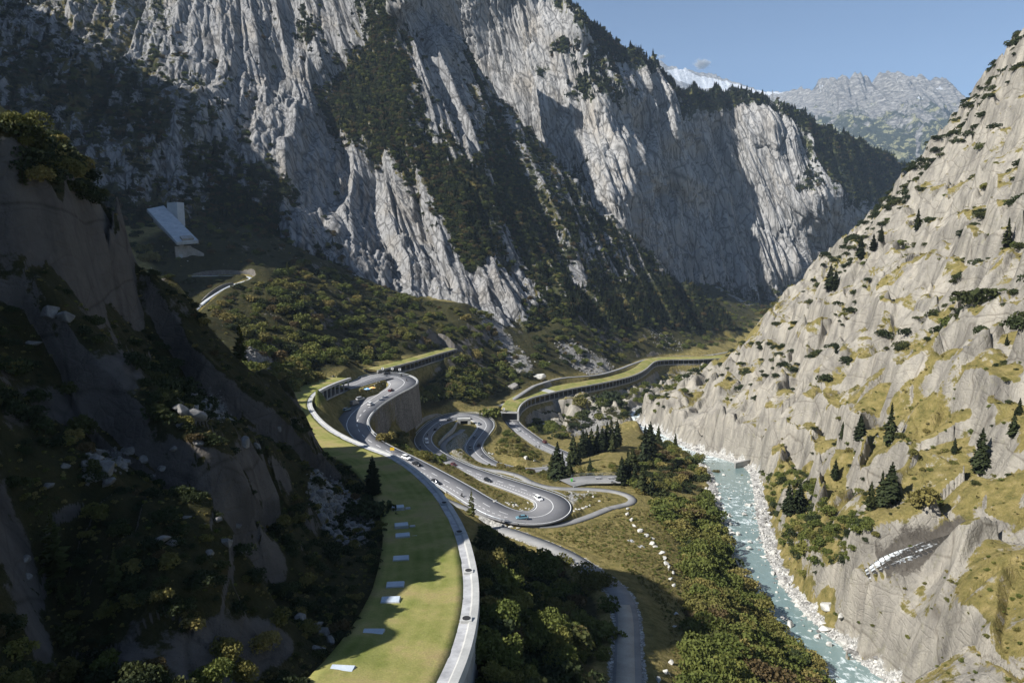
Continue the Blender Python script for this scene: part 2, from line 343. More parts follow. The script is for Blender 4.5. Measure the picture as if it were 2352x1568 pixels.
m_gorge = pmask([(1200,960),(1280,915),(1400,895),(1500,860),(1660,835),(1600,890),(1500,960),(1440,985),(1330,975),(1290,1010)], 5) * (HY > 420)
# rock relief
def relief(x, y, z):
    w1 = fbm(x / 60, y / 60, o=3, s=3); w2 = fbm(x / 60, y / 60, o=3, s=9)
    big = fbm(x / 95, y / 95, o=3, s=5)
    q = (z * .8 + x * .25 - y * .12) / 25 + w1 * 1.7
    fr = q - np.floor(q); ter = (sstep(.6, .92, fr) - fr) * 25
    idv, f1, f2 = worley((x * .9 + y * .35) / 25 + w2 * .6, (y * .9 - x * .35) / 38 + w1 * .6, s=4)
    id2, g1, g2 = worley((x + y * .2) / 5.5 + w1, (y - x * .2) / 8 + w2, s=8)
    rough = fbm(x / 9, y / 9, o=4, s=21, ridge=True)
    q2 = (x * .55 - y * .8 + z * .3) / 27 + w2 * 1.5; saw = q2 - np.floor(q2); saw = np.where(saw < .88, saw / .88, (1 - saw) / .12)
    q3 = (x * .35 + y * .9 - z * .2) / 9 + w1 * 1.8; sw3 = q3 - np.floor(q3); sw3 = np.where(sw3 < .8, sw3 / .8, (1 - sw3) / .2)
    return big * 13 + ter * .8 + saw * 7.5 * (.3 + .9 * idv) + sw3 * 1.3 + (idv - .5) * 8 + (id2 - .5) * 1.6 + rough * 1.0 - 2.5 * (1 - sstep(0, .16, f2 - f1))
rel = relief(HX, HY, HZ)
far = sstep(40, 160, GR)
HZ = HZ + rel * m_right * np.clip(.55 + .45 * sstep(120, 330, GR), 0, 1) * .8
HZ = HZ + rel * m_hill * .62 * sstep(-.80, -.66, HX / HY)
HZ = HZ + rel * m_gorge * .6
HZ = HZ + m_mid * (fbm(HX / 70, HY / 70, o=4, s=31) * 9 + fbm(HX / 14, HY / 14, o=3, s=35) * 2.2)
HZ = HZ + fbm(HX / 22, HY / 22, o=4, s=41) * .8 + fbm(HX / 4, HY / 4, o=3, s=44) * (.22 + .4 * m_hill)

# carve the roads, galleries and river into it
def kd_of(P):
    k = kdtree.KDTree(len(P))
    for i, p in enumerate(P): k.insert((p[0], p[1], 0), i)
    k.balance(); return k
def near(P, pad):
    """grid points within pad of path P: (index array, nearest sample, signed lateral distance)"""
    k = kd_of(P); bx = (HX > P[:, 0].min() - pad) & (HX < P[:, 0].max() + pad) & (HY > P[:, 1].min() - pad) & (HY < P[:, 1].max() + pad)
    ii = np.flatnonzero(bx.ravel()); xs, ys = HX.ravel()[ii], HY.ravel()[ii]; N = normals2(P)
    idx = np.empty(len(ii), int); d = np.empty(len(ii))
    for m, (x, y) in enumerate(zip(xs, ys)):
        _, a, dd = k.find((x, y, 0)); idx[m] = a; d[m] = dd
    s = (xs - P[idx, 0]) * N[idx, 0] + (ys - P[idx, 1]) * N[idx, 1]
    end = ((idx == 0) | (idx == len(P) - 1))
    keep = (d < pad) & ~(end & (d > np.abs(s) + 1.5)); return ii[keep], idx[keep], np.sign(s[keep]) * d[keep]
Hz = HZ.ravel()
m_road = np.zeros(Hz.shape); m_grav = np.zeros(Hz.shape)
def carve(P, wl, wr, bl=5.0, br=5.0, dz=-.35, pad=20, below=False):
    ii, idx, s = near(P, pad); wl, wr, bl, br = [np.broadcast_to(np.asarray(a, float), len(P))[idx] for a in (wl, wr, bl, br)]
    k = np.where(s > 0, 1 - sstep(wr, wr + br, s), 1 - sstep(wl, wl + bl, -s))
    Hz[ii] = Hz[ii] * (1 - k) + (P[idx, 2] + dz) * k
    m_road[ii] = np.maximum(m_road[ii], k); return ii, idx, s
# river bed with banks of stones
ii, idx, s = near(RIVER, 34)
hw = np.interp(RIVER[idx, 1], [60,150,200,250,330,372,420,600,900], [8,7,6,7,9.5,11.5,7,7,7]); rb = np.interp(RIVER[idx, 1], [60,120,170,200,240,300,372,420], [0,0,.5,1.6,3,3.2,2.6,2])
k = np.where(s > 0, 1 - sstep(hw + rb, hw + rb + 5, s), 1 - sstep(hw + 2, hw + 10, -s))
bed = RIVER[idx, 2] - 1.3 + sstep(hw - 3, hw + 1, np.abs(s)) * 1.7 + np.clip(np.abs(s) - hw, 0, 12) * .14 + fbm(Hz[ii] * 0 + HX.ravel()[ii] / 3.2, HY.ravel()[ii] / 3.2, o=3, s=61) * .55
Hz[ii] = Hz[ii] * (1 - k) + bed * k
m_grav[ii] = k * sstep(-1, 1, np.abs(s) - hw + 2) * (1 - sstep(hw + rb - .5, hw + rb + 2.5, np.abs(s) + fbm(HX.ravel()[ii] / 6, HY.ravel()[ii] / 6, o=2, s=62) * 2.5))
m_riv = m_grav.copy().reshape(HZ.shape)
# stream gully
ii, idx, s = near(STREAM, 14); k = 1 - sstep(3.2, 10, np.abs(s)); k = k * (1 - sstep(0, .25, m_grav[ii])); Hz[ii] = Hz[ii] * (1 - k) + (STREAM[idx, 2] - .5 + np.abs(s) * .12) * k
m_wet = np.zeros(Hz.shape); m_wet[ii] = (idx > 2) * (1 - sstep(4, 8.5, np.abs(s) + fbm(HX.ravel()[ii] / 5, HY.ravel()[ii] / 5, o=2, s=3) * 2))
carve(PATHL, 1.7, 1.7, 3, 2)
# lower gallery: road deck, bank behind
carve(offs(GAL2, -6, -6.6), 6.2, 6.0, .6, 5, 0, 22)
ii, idx, s = near(GAL2, 26); k = ((s < -12.6) & (s > -25)) * sstep(-26, -20, s); zt = GAL2[idx, 2] + .6 + (-s - 12) * .12
Hz[ii] = np.where((s < -12.4), Hz[ii] * (1 - k) + zt * k, Hz[ii])
carve(PATHB, 2.2, 2.2, 3, 3)
# upper left gallery
carve(offs(GAL3, -4, -5.6), 4.2, 5.5, .6, 5, 0, 16)
ii, idx, s = near(GAL3, 26); k = sstep(-25, -14, s) * (s < -8.4); Hz[ii] = Hz[ii] * (1 - k) + (GAL3[idx, 2] + .4 + (-s - 8) * .2) * k
# main road
def near_i(P, px, py):
    qx, qy = project(P[:, 0], P[:, 1], P[:, 2]); return int(np.argmin((qx - px) ** 2 + (qy - py) ** 2))
ar = np.arange(n1)
def bumpf(px, py, amp, sig): return amp * np.exp(-((ar - near_i(ROAD1, px, py)) / sig) ** 2)
WL = 5.2 + bumpf(885, 862, 2.2, 16) + bumpf(1060, 953, 1.8, 14) + bumpf(1272, 1168, 1.6, 14) + bumpf(929, 877, 1.2, 12) + bumpf(1120, 1095, .6, 30)          # half widths, left and right of travel
WR = 5.2 + bumpf(888, 862, 5.2, 15) + bumpf(1055, 953, 4.6, 13) + bumpf(1272, 1168, 1.6, 14) + bumpf(929, 877, 1.2, 12) + bumpf(1090, 1140, .2, 20)
LAY = sstep(near_i(ROAD1, 893, 904), near_i(ROAD1, 870, 920), ar) * (1 - sstep(near_i(ROAD1, 819, 975), near_i(ROAD1, 840, 1006), ar))
WR = WR + LAY * 4.2
BL = np.where((ar >= near_i(ROAD1, 905, 864)) & (ar <= near_i(ROAD1, 840, 1006)), .9, 4.0)
carve(ROAD1, WL + .6, WR + .6, BL, 4.0, -.4)
carve(PATHV, 2.0, 2.0, 3, 3); ii, idx, s = carve(PATHM, 3.6, 3.8, 5, 5); m_grav[ii] = np.maximum(m_grav[ii], .62 - .62 * sstep(2.9, 4.4, np.abs(s) + fbm(HX.ravel()[ii] / 3, HY.ravel()[ii] / 3, o=2, s=66) * .8)); carve(PATHG, 1.9, 1.9, 1.2, 3)
# foreground gallery: the roof is a mesh of its own, the hill meets its left edge
ii, idx, s = near(PARA, 30)
NP_ = len(PARA); gop = near_i(PARA, 735, 962)                         # from here on the gallery is open to the loop
kl = (s < -13.2) & (s > -30); k = kl * (1 - sstep(14, 26, -s)); zt = PARA[idx, 2] - .25 + np.clip(-s - 14, 0, 9) * .25
Hz[ii] = Hz[ii] * (1 - k) + zt * k
kin = (s >= -13.2) & (s <= 1.5); Hz[ii] = np.where(kin, PARA[idx, 2] - 6.4, Hz[ii])
kr = (s > 1.5) & (idx < gop); k = kr * (1 - sstep(2, 12, s)); Hz[ii] = Hz[ii] * (1 - k) + (PARA[idx, 2] - 4.2 - (s - 1.5) * .8) * k
HZ = Hz.reshape(HZ.shape); m_road = m_road.reshape(HZ.shape); m_grav = m_grav.reshape(HZ.shape); m_wet = m_wet.reshape(HZ.shape)
def hz(x, y):
    """height of the ground at (x, y)"""
    x = np.asarray(x, float); y = np.asarray(y, float)
    return bilin(HZ, np.log(np.hypot(x, y)), np.arctan2(x, y))
def hattr(A, x, y): return bilin(A, np.log(np.hypot(x, y)), np.arctan2(x, y))
def ground(px, py, y0=30, y1=1600):
    """first hit of the sight line through (px, py) with the ground"""
    t = np.exp(np.linspace(math.log(y0), math.log(y1), 1500)); h, f, u = ray(px, py)
    x, z = h / f * t, u / f * t; g = hz(x, t); i = np.argmax(g >= z)
    return np.array((x[i], t[i], g[i])) if g[i] >= z[i] else None
# slope of the finished ground
_dzr = np.gradient(HZ, axis=0) / np.gradient(GR, axis=0); _dzt = np.gradient(HZ, axis=1) / (GR * (TH[1] - TH[0]))
SLOPE = np.sqrt(_dzr ** 2 + _dzt ** 2)
# ------------------------------------------------------------------ surface masks (what covers the ground where)
PX, PY = project(HX, HY, HZ)
def pm(poly, k=4): return blur(in_poly(PX, PY, poly).astype(float), k)
nz1 = fbm(HX / 30, HY / 30, o=4, s=71); nz2 = fbm(HX / 9, HY / 9, o=4, s=75); nz3 = fbm(HX / 3, HY / 3, o=3, s=79)
up = pm([(1470,980),(1700,780),(2352,0),(2900,-100),(2900,700),(2352,780),(2150,800),(2000,880),(1900,930),(1750,1080),(1600,1080)], 16)
mid = pm([(1750,1090),(1900,930),(2000,880),(2150,800),(2352,770),(2900,700),(2900,1150),(2352,1130),(2200,1210),(2000,1250),(1850,1270),(1780,1230)], 14)
lowr = pm([(1850,1270),(2000,1250),(2200,1210),(2352,1130),(2900,1150),(2900,1900),(1900,1900),(1930,1430)], 14)
ab = (SLOPE - .8) * .55
rock = m_right * (up * (.45 + ab * .8 + nz1 * .45 + nz2 * .45) + mid * (.15 + ab * .5 + nz1 * .4 + nz2 * .6) + lowr * (.36 + ab * .5 + nz1 * .5 + nz2 * .8))
rock = np.maximum(rock, m_right * 1.2 * pm([(1500,960),(1620,930),(1700,940),(1720,1010),(1620,1065),(1520,1020)], 6))
rock = np.maximum(rock, m_hill * (-.05 + (SLOPE - .9) * .4 + nz1 * .5 + nz2 * .5))
rock = np.maximum(rock, m_hill * 1.0 * pm([(0,420),(120,450),(330,600),(440,700),(430,760),(250,690),(100,690),(0,620)], 5) * (.62 + nz2 * 1.3 + nz1 * .5))
rock = np.maximum(rock, m_hill * pm([(150,870),(320,790),(330,900),(250,960),(0,1000),(0,900)], 5) * (.6 + nz2 * 1.3))
rock = np.maximum(rock, m_hill * pm([(280,1420),(480,1400),(620,1430),(700,1480),(560,1568),(250,1568)], 5) * (.7 + nz2 * 1.2))
rock = np.maximum(rock, m_mid * (.25 + (SLOPE - .75) * .9 + nz1 * .5 + nz2 * .4)); rock = np.maximum(rock, m_gorge * (.65 + (SLOPE - .9) * .6 + nz2 * .5))
scree = np.zeros_like(HZ)
for poly in [[(1270,785),(1310,775),(1400,830),(1420,860),(1350,862),(1290,830)],[(1080,690),(1110,690),(1180,780),(1220,830),(1240,868),(1180,855),(1120,780)],[(560,800),(620,790),(640,850),(590,860),(555,830)],
             [(1320,940),(1370,930),(1430,1000),(1310,1000)],[(1600,640),(1680,650),(1760,700),(1720,705)],[(1240,870),(1330,900),(1300,925),(1250,940)],[(700,1090),(760,1080),(860,1190),(850,1240),(760,1230),(700,1150)],[(400,920),(480,900),(600,960),(540,980),(410,975)],[(200,1040),(300,1020),(260,1110),(190,1100)]]:
    scree = np.maximum(scree, pm(poly, 4) * (.75 + nz2 * .9))
rock = np.maximum(rock, 0) * (1 - m_road)
meadow = pm([(1200,1215),(1330,1200),(1440,1150),(1520,1200),(1560,1300),(1580,1450),(1570,1700),(1460,1700),(1450,1400),(1400,1310),(1300,1250)], 5)
scrub = np.clip(m_mid * .9 + m_hill * .75 + pm([(1100,1180),(1180,1230),(1290,1290),(1390,1370),(1420,1568),(1420,1800),(1050,1800),(1090,1400)], 5) + pm([(1530,1180),(1600,1160),(1640,1080),(1660,1200),(1700,1320),(1760,1450),(1900,1568),(1900,1800),(1560,1800),(1580,1500),(1570,1330)], 5), 0, 1)
scrub = np.maximum(scrub, pm([(560,840),(720,850),(700,900),(650,930),(590,890)], 5) + pm([(880,985),(1000,960),(1100,850),(960,850),(960,930),(840,980)], 4))
scrub = np.maximum(scrub, pm([(1180,945),(1300,920),(1500,860),(1480,960),(1300,1000),(1230,1000)], 4) * .8) * (1 - meadow) * (1 - m_road)
green = np.clip(pm([(660,900),(740,870),(800,862),(820,880),(720,940),(760,1000),(850,1040),(800,1060),(690,950)], 3) + mid * (.05 + nz1 * .9) + meadow * .3 * (.5 + nz1), 0, 1)
gravel = np.clip(m_grav + pm([(1290,1120),(1330,1130),(1400,1125),(1330,1150),(1310,1180)], 3) * .6 + pm([(1010,1030),(1060,985),(1085,1000),(1070,1050),(1110,1070),(1060,1060)], 2) * .5, 0, 1)
gme = np_mesh('ground', np.stack([HX, HY, HZ], -1).reshape(-1, 3), grid_faces(NR, NTH)[:, ::-1])
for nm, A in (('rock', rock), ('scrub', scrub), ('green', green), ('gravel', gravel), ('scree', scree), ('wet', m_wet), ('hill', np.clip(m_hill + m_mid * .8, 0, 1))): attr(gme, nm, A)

t = NT('ground_cover', .95, .12); p = t.pos()
n_a = t.noise(p, .05, 5, .6); n_b = t.noise(p, .35, 5, .65); n_c = t.noise(p, 1.6, 5, .7); n_d = t.noise(p, 6, 3, .6)
gr = t.ramp(n_b, [(.3, (.115, .108, .034)), (.5, (.22, .182, .065)), (.72, (.34, .268, .115))])
gr = t.mix(t.mask(t.math('ADD', t.at('green'), t.math('MULTIPLY', n_b, .5)), .6, .4), gr, t.ramp(n_c, [(.3, (.09, .11, .026)), (.7, (.18, .185, .052))]))
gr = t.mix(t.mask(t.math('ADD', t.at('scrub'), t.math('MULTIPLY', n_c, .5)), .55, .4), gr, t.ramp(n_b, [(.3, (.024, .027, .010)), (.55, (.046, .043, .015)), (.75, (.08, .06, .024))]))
gr = t.mix(.55, gr, t.ramp(n_d, [(.3, .35), (.7, 1.0)]), 'MULTIPLY')
# bare rock: pale granite, streaked, with dark cracks and lichen
rk = t.ramp(t.noise(t.pos((.10, .10, .035)), 1, 6, .65), [(.28, (.165, .152, .13)), (.5, (.30, .277, .235)), (.7, (.40, .363, .30))])
rk = t.mix(t.mask(n_b, .58, .2), rk, (.24, .225, .15))
rk = t.mix(t.at('hill'), rk, t.mix(n_b, (.07, .063, .057), (.16, .142, .125)))  # rock toned darker on the shaded hill and mid slope, shade put into colour
wv = t.n('ShaderNodeVectorMath', operation='ADD'); nn = t.n('ShaderNodeTexNoise'); nn.inputs['Scale'].default_value = .07; t.t.links.new(p, nn.inputs['Vector']); sc_ = t.n('ShaderNodeVectorMath', operation='SCALE'); sc_.inputs['Scale'].default_value = 4
t.t.links.new(nn.outputs['Color'], sc_.inputs[0]); t.t.links.new(p, wv.inputs[0]); t.t.links.new(sc_.outputs[0], wv.inputs[1])
def cells(scale, rot):
    mp = t.n('ShaderNodeMapping'); mp.inputs['Scale'].default_value = scale; mp.inputs['Rotation'].default_value = rot; t.t.links.new(wv.outputs[0], mp.inputs[0]); return mp.outputs[0]
def lines(scale, rot, k, det=3):
    return t.math('MULTIPLY', t.math('ABSOLUTE', t.math('SUBTRACT', t.noise(cells(scale, rot), 1, det, .55, .4), .5)), k)
cr3 = t.voro(cells((.16, .07, .12), (.3, .2, .6)), 1)
cr4 = t.voro(cells((.05, .022, .045), (.2, .5, 1.0)), 1); cr5 = t.voro(cells((.5, .22, .42), (.3, .1, .3)), 1)
ck = t.math('MINIMUM', t.math('MINIMUM', t.math('ADD', t.math('MULTIPLY', cr4, 18), t.math('MULTIPLY', n_b, .5)), t.math('ADD', t.math('MULTIPLY', cr3, 10), t.math('MULTIPLY', n_a, .8))), t.math('ADD', t.math('MULTIPLY', cr5, 5), .5), True)
stn = t.noise(cells((.22, .22, .03), (.15, .1, 0)), 1, 5, .65)
rk = t.mix(1.0, rk, t.ramp(ck, [(0, (.36, .33, .30)), (.55, (1, 1, 1))]), 'MULTIPLY')
rk = t.mix(1, rk, t.ramp(stn, [(.3, (.6, .6, .62)), (.55, (1, 1, 1))]), 'MULTIPLY')
rkm = t.mask(t.math('ADD', t.at('rock'), t.math('ADD', t.math('MULTIPLY', t.math('SUBTRACT', n_b, .5), .9), t.math('MULTIPLY', t.math('SUBTRACT', n_c, .5), .5))), .42, .1)
cl = t.mix(rkm, gr, rk)
st = t.voro(t.pos(), 1.9, 'F1', 'Color'); ste = t.voro(t.pos(), 1.9)
sep = t.n('ShaderNodeSeparateColor'); t.t.links.new(st, sep.inputs[0])
stc = t.mix(sep.outputs[0], (.24, .235, .22), (.62, .60, .56)); stc = t.mix(1, stc, t.ramp(t.math('MULTIPLY', ste, 7, True), [(0, .25), (.5, 1.)]), 'MULTIPLY')
cl = t.mix(t.mask(t.math('ADD', t.at('gravel'), t.math('MULTIPLY', t.math('SUBTRACT', n_c, .5), .8)), .45, .1), cl, stc)
cl = t.mix(t.mask(t.math('ADD', t.at('scree'), t.math('MULTIPLY', t.math('SUBTRACT', n_c, .5), .9)), .5, .1), cl, t.mix(.65, stc, (.13, .125, .12)))
cl = t.mix(t.mask(t.math('ADD', t.at('wet'), t.math('MULTIPLY', t.math('SUBTRACT', n_c, .5), .8)), .6, .2), cl, t.mix(n_b, (.03, .025, .02), (.15, .135, .115)))
t.col(cl); t.bump(t.math('ADD', n_c, t.math('MULTIPLY', ck, .6)), .7, .8); t.bump(n_d, .6, .25)
GROUND_MAT = t.m
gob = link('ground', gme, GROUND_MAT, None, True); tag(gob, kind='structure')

# ------------------------------------------------------------------ the mountain walls
def sheet(name, ctlY, px, py, extra, amp, lean, vegf, seed, scale=1.0, kind='structure', mat=None):
    """px, py: 2-D arrays of sight directions, ctlY: (px, py, distance) points; returns the mesh and its points"""
    P = np.array(ctlY, float); mdl = rbf_fit(P[:, :2] / 400, np.log(P[:, 2]), .05)
    nr, nc = px.shape; cs = (max(8, nr // 5), max(8, nc // 5))
    Y = np.exp(rbf_eval(mdl, np.stack([px, py], -1).reshape(-1, 2) / 400)).reshape(nr, nc)
    h = (px - CX) / F; v = (CY - py) / F; f = cp + v * sp_; u = -sp_ + v * cp
    Q = np.stack([h / f * Y, Y, u / f * Y], -1)
    if extra: Q = extra(Q)
    du = np.gradient(Q, axis=1); dv = np.gradient(Q, axis=0); N = np.cross(du, dv)
    N /= np.linalg.norm(N, axis=-1, keepdims=True) + 1e-9
    N = np.stack([blur(N[..., k], 10) for k in range(3)], -1); N /= np.linalg.norm(N, axis=-1, keepdims=True) + 1e-9
    N *= np.sign((N * -Q).sum(-1).mean())
    x, y, z = Q[..., 0], Q[..., 1], Q[..., 2]; a = (x + lean * z) / scale; b = (y - .75 * z) / scale; zz = z / scale
    w1 = fbm(a / 120, b / 120, zz / 160, o=3, s=seed) * 1.2
    big = fbm(a / 95 + w1 * .5, b / 130, zz / 420, o=2, s=seed + 5, ridge=True)
    def slabs(per, wk, zk, sd):
        q = a / per + fbm(a / (per * 3), b / (per * 4), zz / zk, o=3, s=sd) * wk; fr = q - np.floor(q); hh = (_h(np.floor(q), np.floor(zz / zk + fbm(a / per, b / per, zz / zk, o=2, s=sd + 3) * .9), q * 0, sd) & 1023) / 1023.
        return np.where(fr < .8, fr / .8, (1 - fr) / .2) * (.25 + .9 * hh) + (hh - .5) * .35
    sl1 = slabs(46, 1.6, 380, seed + 31); sl2 = slabs(17, 1.7, 210, seed + 35); sl3 = slabs(7, 1.6, 110, seed + 39)
    med = fbm(a / 26 + w1, b / 40, zz / 230, o=4, s=seed + 9, ridge=True)
    idv, f1, f2 = worley(a / 17 + w1, b / 34, zz / 130 + w1, s=seed + 13)
    id2, g1, g2 = worley(a / 6.5 + w1 * 2, b / 14, zz / 42 + w1 * 2, s=seed + 14)
    fine = fbm(a / 8, b / 12, zz / 60, o=4, s=seed + 17)
    veg = vegf(Q, px, py, fine, w1, med - .35 * (sl1 - .5))
    d = amp * (big * 15 - sl1 * 17 - sl2 * 6 - sl3 * 2.2 + med * 2 + (idv - .5) * 7 + (id2 - .5) * 1.4 + fine * .6 - 2 * (1 - sstep(0, .12, f2 - f1))) * (1 - .55 * np.clip(veg, 0, 1)) * scale
    d = d + np.clip(veg, 0, 1) * fbm(x / 12 / scale, y / 12 / scale, z / 12 / scale, o=3, s=seed + 23) * 5 * scale
    if scale == 7.0: d = d * (.3 + 1.0 * sstep(.37, .46, x / y))
    if scale == 1.0: d = d + sstep(-.36, -.46, x / y) * fbm(x / 150, y / 150, z / 150, o=4, s=88) * 34
    Q = Q + N * d[..., None]
    me = np_mesh(name, Q.reshape(-1, 3), grid_faces(*Q.shape[:2])); attr(me, 'veg', veg); 
    o = link(name, me, mat, None, False); tag(o, kind=kind); return o, Q, veg
t = NT('cliff_granite', .93, .15); p = t.pos()
def cliff_mat(name, k, tint, vegc, lean):
    t = NT(name, .93, .15); p = t.pos((1 / k,) * 3)
    ncr = t.n('ShaderNodeVectorMath', operation='DOT_PRODUCT'); t.t.links.new(p, ncr.inputs[0]); ncr.inputs[1].default_value = (1, 0, lean)
    sx = t.n('ShaderNodeSeparateXYZ'); t.t.links.new(p, sx.inputs[0]); cb = t.n('ShaderNodeCombineXYZ')
    t.t.links.new(ncr.outputs['Value'], cb.inputs[0]); t.t.links.new(sx.outputs[1], cb.inputs[1]); t.t.links.new(sx.outputs[2], cb.inputs[2])
    def m(s):
        mp = t.n('ShaderNodeMapping'); mp.inputs['Scale'].default_value = s; t.t.links.new(cb.outputs[0], mp.inputs[0]); return mp.outputs[0]
    st = t.noise(m((.13, .09, .012)), 1, 7, .68, .6); bl = t.noise(m((.02, .02, .012)), 1, 5, .6)
    rk = t.ramp(st, [(.28, tuple(.42 * v for v in tint)), (.46, tuple(.86 * v for v in tint)), (.7, tuple(1.12 * v for v in tint))])
    rk = t.mix(t.mask(bl, .5, .2), rk, t.mix(1, rk, (1.0, .93, .83), 'MULTIPLY'))
    def ln(sc, k): return t.math('MULTIPLY', t.math('ABSOLUTE', t.math('SUBTRACT', t.noise(m(sc), 1, 4, .6, .5), .5)), k)
    ck = t.math('MINIMUM', ln((.07, .05, .009), 13), t.math('ADD', ln((.2, .12, .035), 11), .3), True)
    v1 = t.voro(m((.045, .03, .016)), 1); ck = t.math('MINIMUM', ck, t.math('ADD', t.math('MULTIPLY', v1, 6), .0), True)
    rk = t.mix(1, rk, t.ramp(ck, [(0, .3), (.45, 1.)]), 'MULTIPLY')
    n1 = t.noise(p, .055, 6, .68); n2 = t.noise(p, .3, 4, .65)
    vf = t.mask(t.math('ADD', t.at('veg'), t.math('ADD', t.math('MULTIPLY', t.math('SUBTRACT', n1, .5), 1.3), t.math('MULTIPLY', t.math('SUBTRACT', n2, .5), .7))), .5, .08)
    vc = t.ramp(n2, [(.3, tuple(.55 * v for v in vegc)), (.7, tuple(1.5 * v for v in vegc))])
    vc = t.mix(t.mask(t.noise(p, .018, 5, .65), .47, .15), vc, (vegc[0] * 3.2, vegc[1] * 2.4, vegc[2] * 1.6))
    t.col(t.mix(vf, rk, vc)); t.bump(t.math('ADD', st, t.math('MULTIPLY', ck, .4)), .8, 3.0 * k); t.bump(n2, .5, 1.2 * k); return t.m
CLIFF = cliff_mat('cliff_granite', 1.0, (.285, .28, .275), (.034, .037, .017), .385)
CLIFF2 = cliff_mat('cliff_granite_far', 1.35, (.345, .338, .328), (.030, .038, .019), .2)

M1B = [(962,-140),(962,0),(1063,96),(1135,210),(1200,290),(1264,359),(1374,478),(1470,565),(1560,640),(1660,720),(1750,860)]
pyv = np.linspace(-135, 800, 520); bx = np.interp(pyv, [b for a, b in M1B], [a for a, b in M1B])
uu = np.linspace(0, 1, 880); PXg = -330 + (bx[:, None] + 330) * uu[None]; PYg = np.repeat(pyv[:, None], 880, 1)
def fold_r(Q):
    e = Q[:, -1]; return np.concatenate([Q] + [(e + np.array((.35 * k, k, -.45 * k)))[:, None] for k in (12, 40, 90, 160)], 1)
M1C = [(-330,-150,1050),(-330,200,850),(-330,500,660),(-330,800,560),(0,-130,1150),(0,100,960),(0,200,865),(0,350,760),(0,500,660),(0,800,560),
 (200,-130,1230),(200,50,1040),(200,150,915),(200,300,800),(200,450,700),(200,750,560),(420,-130,1280),(400,50,1090),(330,150,955),(350,250,850),(380,400,770),(400,560,650),(400,800,560),
 (520,-20,1190),(500,140,1040),(520,250,930),(540,350,840),(560,450,760),(560,620,680),(560,820,570),(460,250,870),(470,400,790),(560,120,1080),(600,30,1170),(640,-60,1250),(640,180,1090),(620,280,930),
 (690,-60,1250),(690,50,1190),(700,150,1090),(690,250,990),(640,350,850),(730,380,930),(720,520,760),(760,200,1120),(745,300,1050),(770,440,900),(800,560,790),(800,780,600),(830,0,1180),(820,150,1130),(840,300,1000),
 (880,-60,1170),(880,200,1060),(870,350,980),(890,450,920),(950,550,860),(1000,640,790),(1000,800,650),(960,0,1170),(940,200,1040),(1000,350,960),(1060,450,890),(1080,550,840),(1100,650,780),(1110,720,730),(1110,860,640),
 (950,-130,1280),(962,0,1270),(1063,96,1240),(1135,210,1210),(1200,290,1190),(1264,359,1170),(1374,478,1140),(1470,565,1130),(1560,640,1150),(1010,120,1130),(1080,280,1060),(1150,420,1010),(1250,500,1010),(1200,600,890),(1300,620,930),(1300,720,800),(1400,640,1010),(1450,760,900),(1650,760,1100)]
def veg1(Q, px, py, fine, w1, med):
    v = .33 + .05 * sstep(700, 480, px) + fine * .55 - .3 * med
    v = v + .22 * sstep(520, 380, px) * sstep(330, 120, py - (px - 200) * .35) + .1 * sstep(520, 300, px)
    v = v + .15 * sstep(620, 520, px) * sstep(80, 220, py - (px - 300) * .1) + .12 * sstep(900, 500, px) * sstep(0, 60, py - np.interp(px, [300,560,700,1000], [130,400,520,650]))
    ridge = [(860,0,30),(870,120,45),(820,250,55),(900,300,45),(985,380,50),(1050,440,45),(900,200,40),(780,250,30),(1130,500,60),(1080,560,25),(700,60,25),(640,450,30),(760,560,50),(560,520,60)]
    for x, y, r in ridge: v = v + .46 * np.exp(-((px - x) ** 2 + ((py - y) * .6) ** 2) / (2 * r * r))
    ed = px - (960 + np.clip(py - 60, 0, 600) * .33)                    # right of the crest: wooded shady slope
    v = v + .42 * sstep(20, 90, ed) * (py > -50)
    lit = sstep(400, 700, py - (px - 560) * .62)                         # foot of the walls
    v = v + .5 * sstep(0, 110, py - np.interp(px, [0,300,560,700,1000,1100,1300,1500], [300,430,440,560,690,740,650,600]))
    return v - .25 * np.exp(-((px - 800) / 200.) ** 2 - ((py - 480) / 200.) ** 2)
o_m1, Q1, V1 = sheet('hills', M1C, PXg, PYg, fold_r, 1.0, .385, lambda Q, a, b, *r: veg1(Q, np.pad(a, ((0, 0), (0, 4)), mode='edge'), np.pad(b, ((0, 0), (0, 4)), mode='edge'), *r), 100, 1.0, mat=CLIFF)

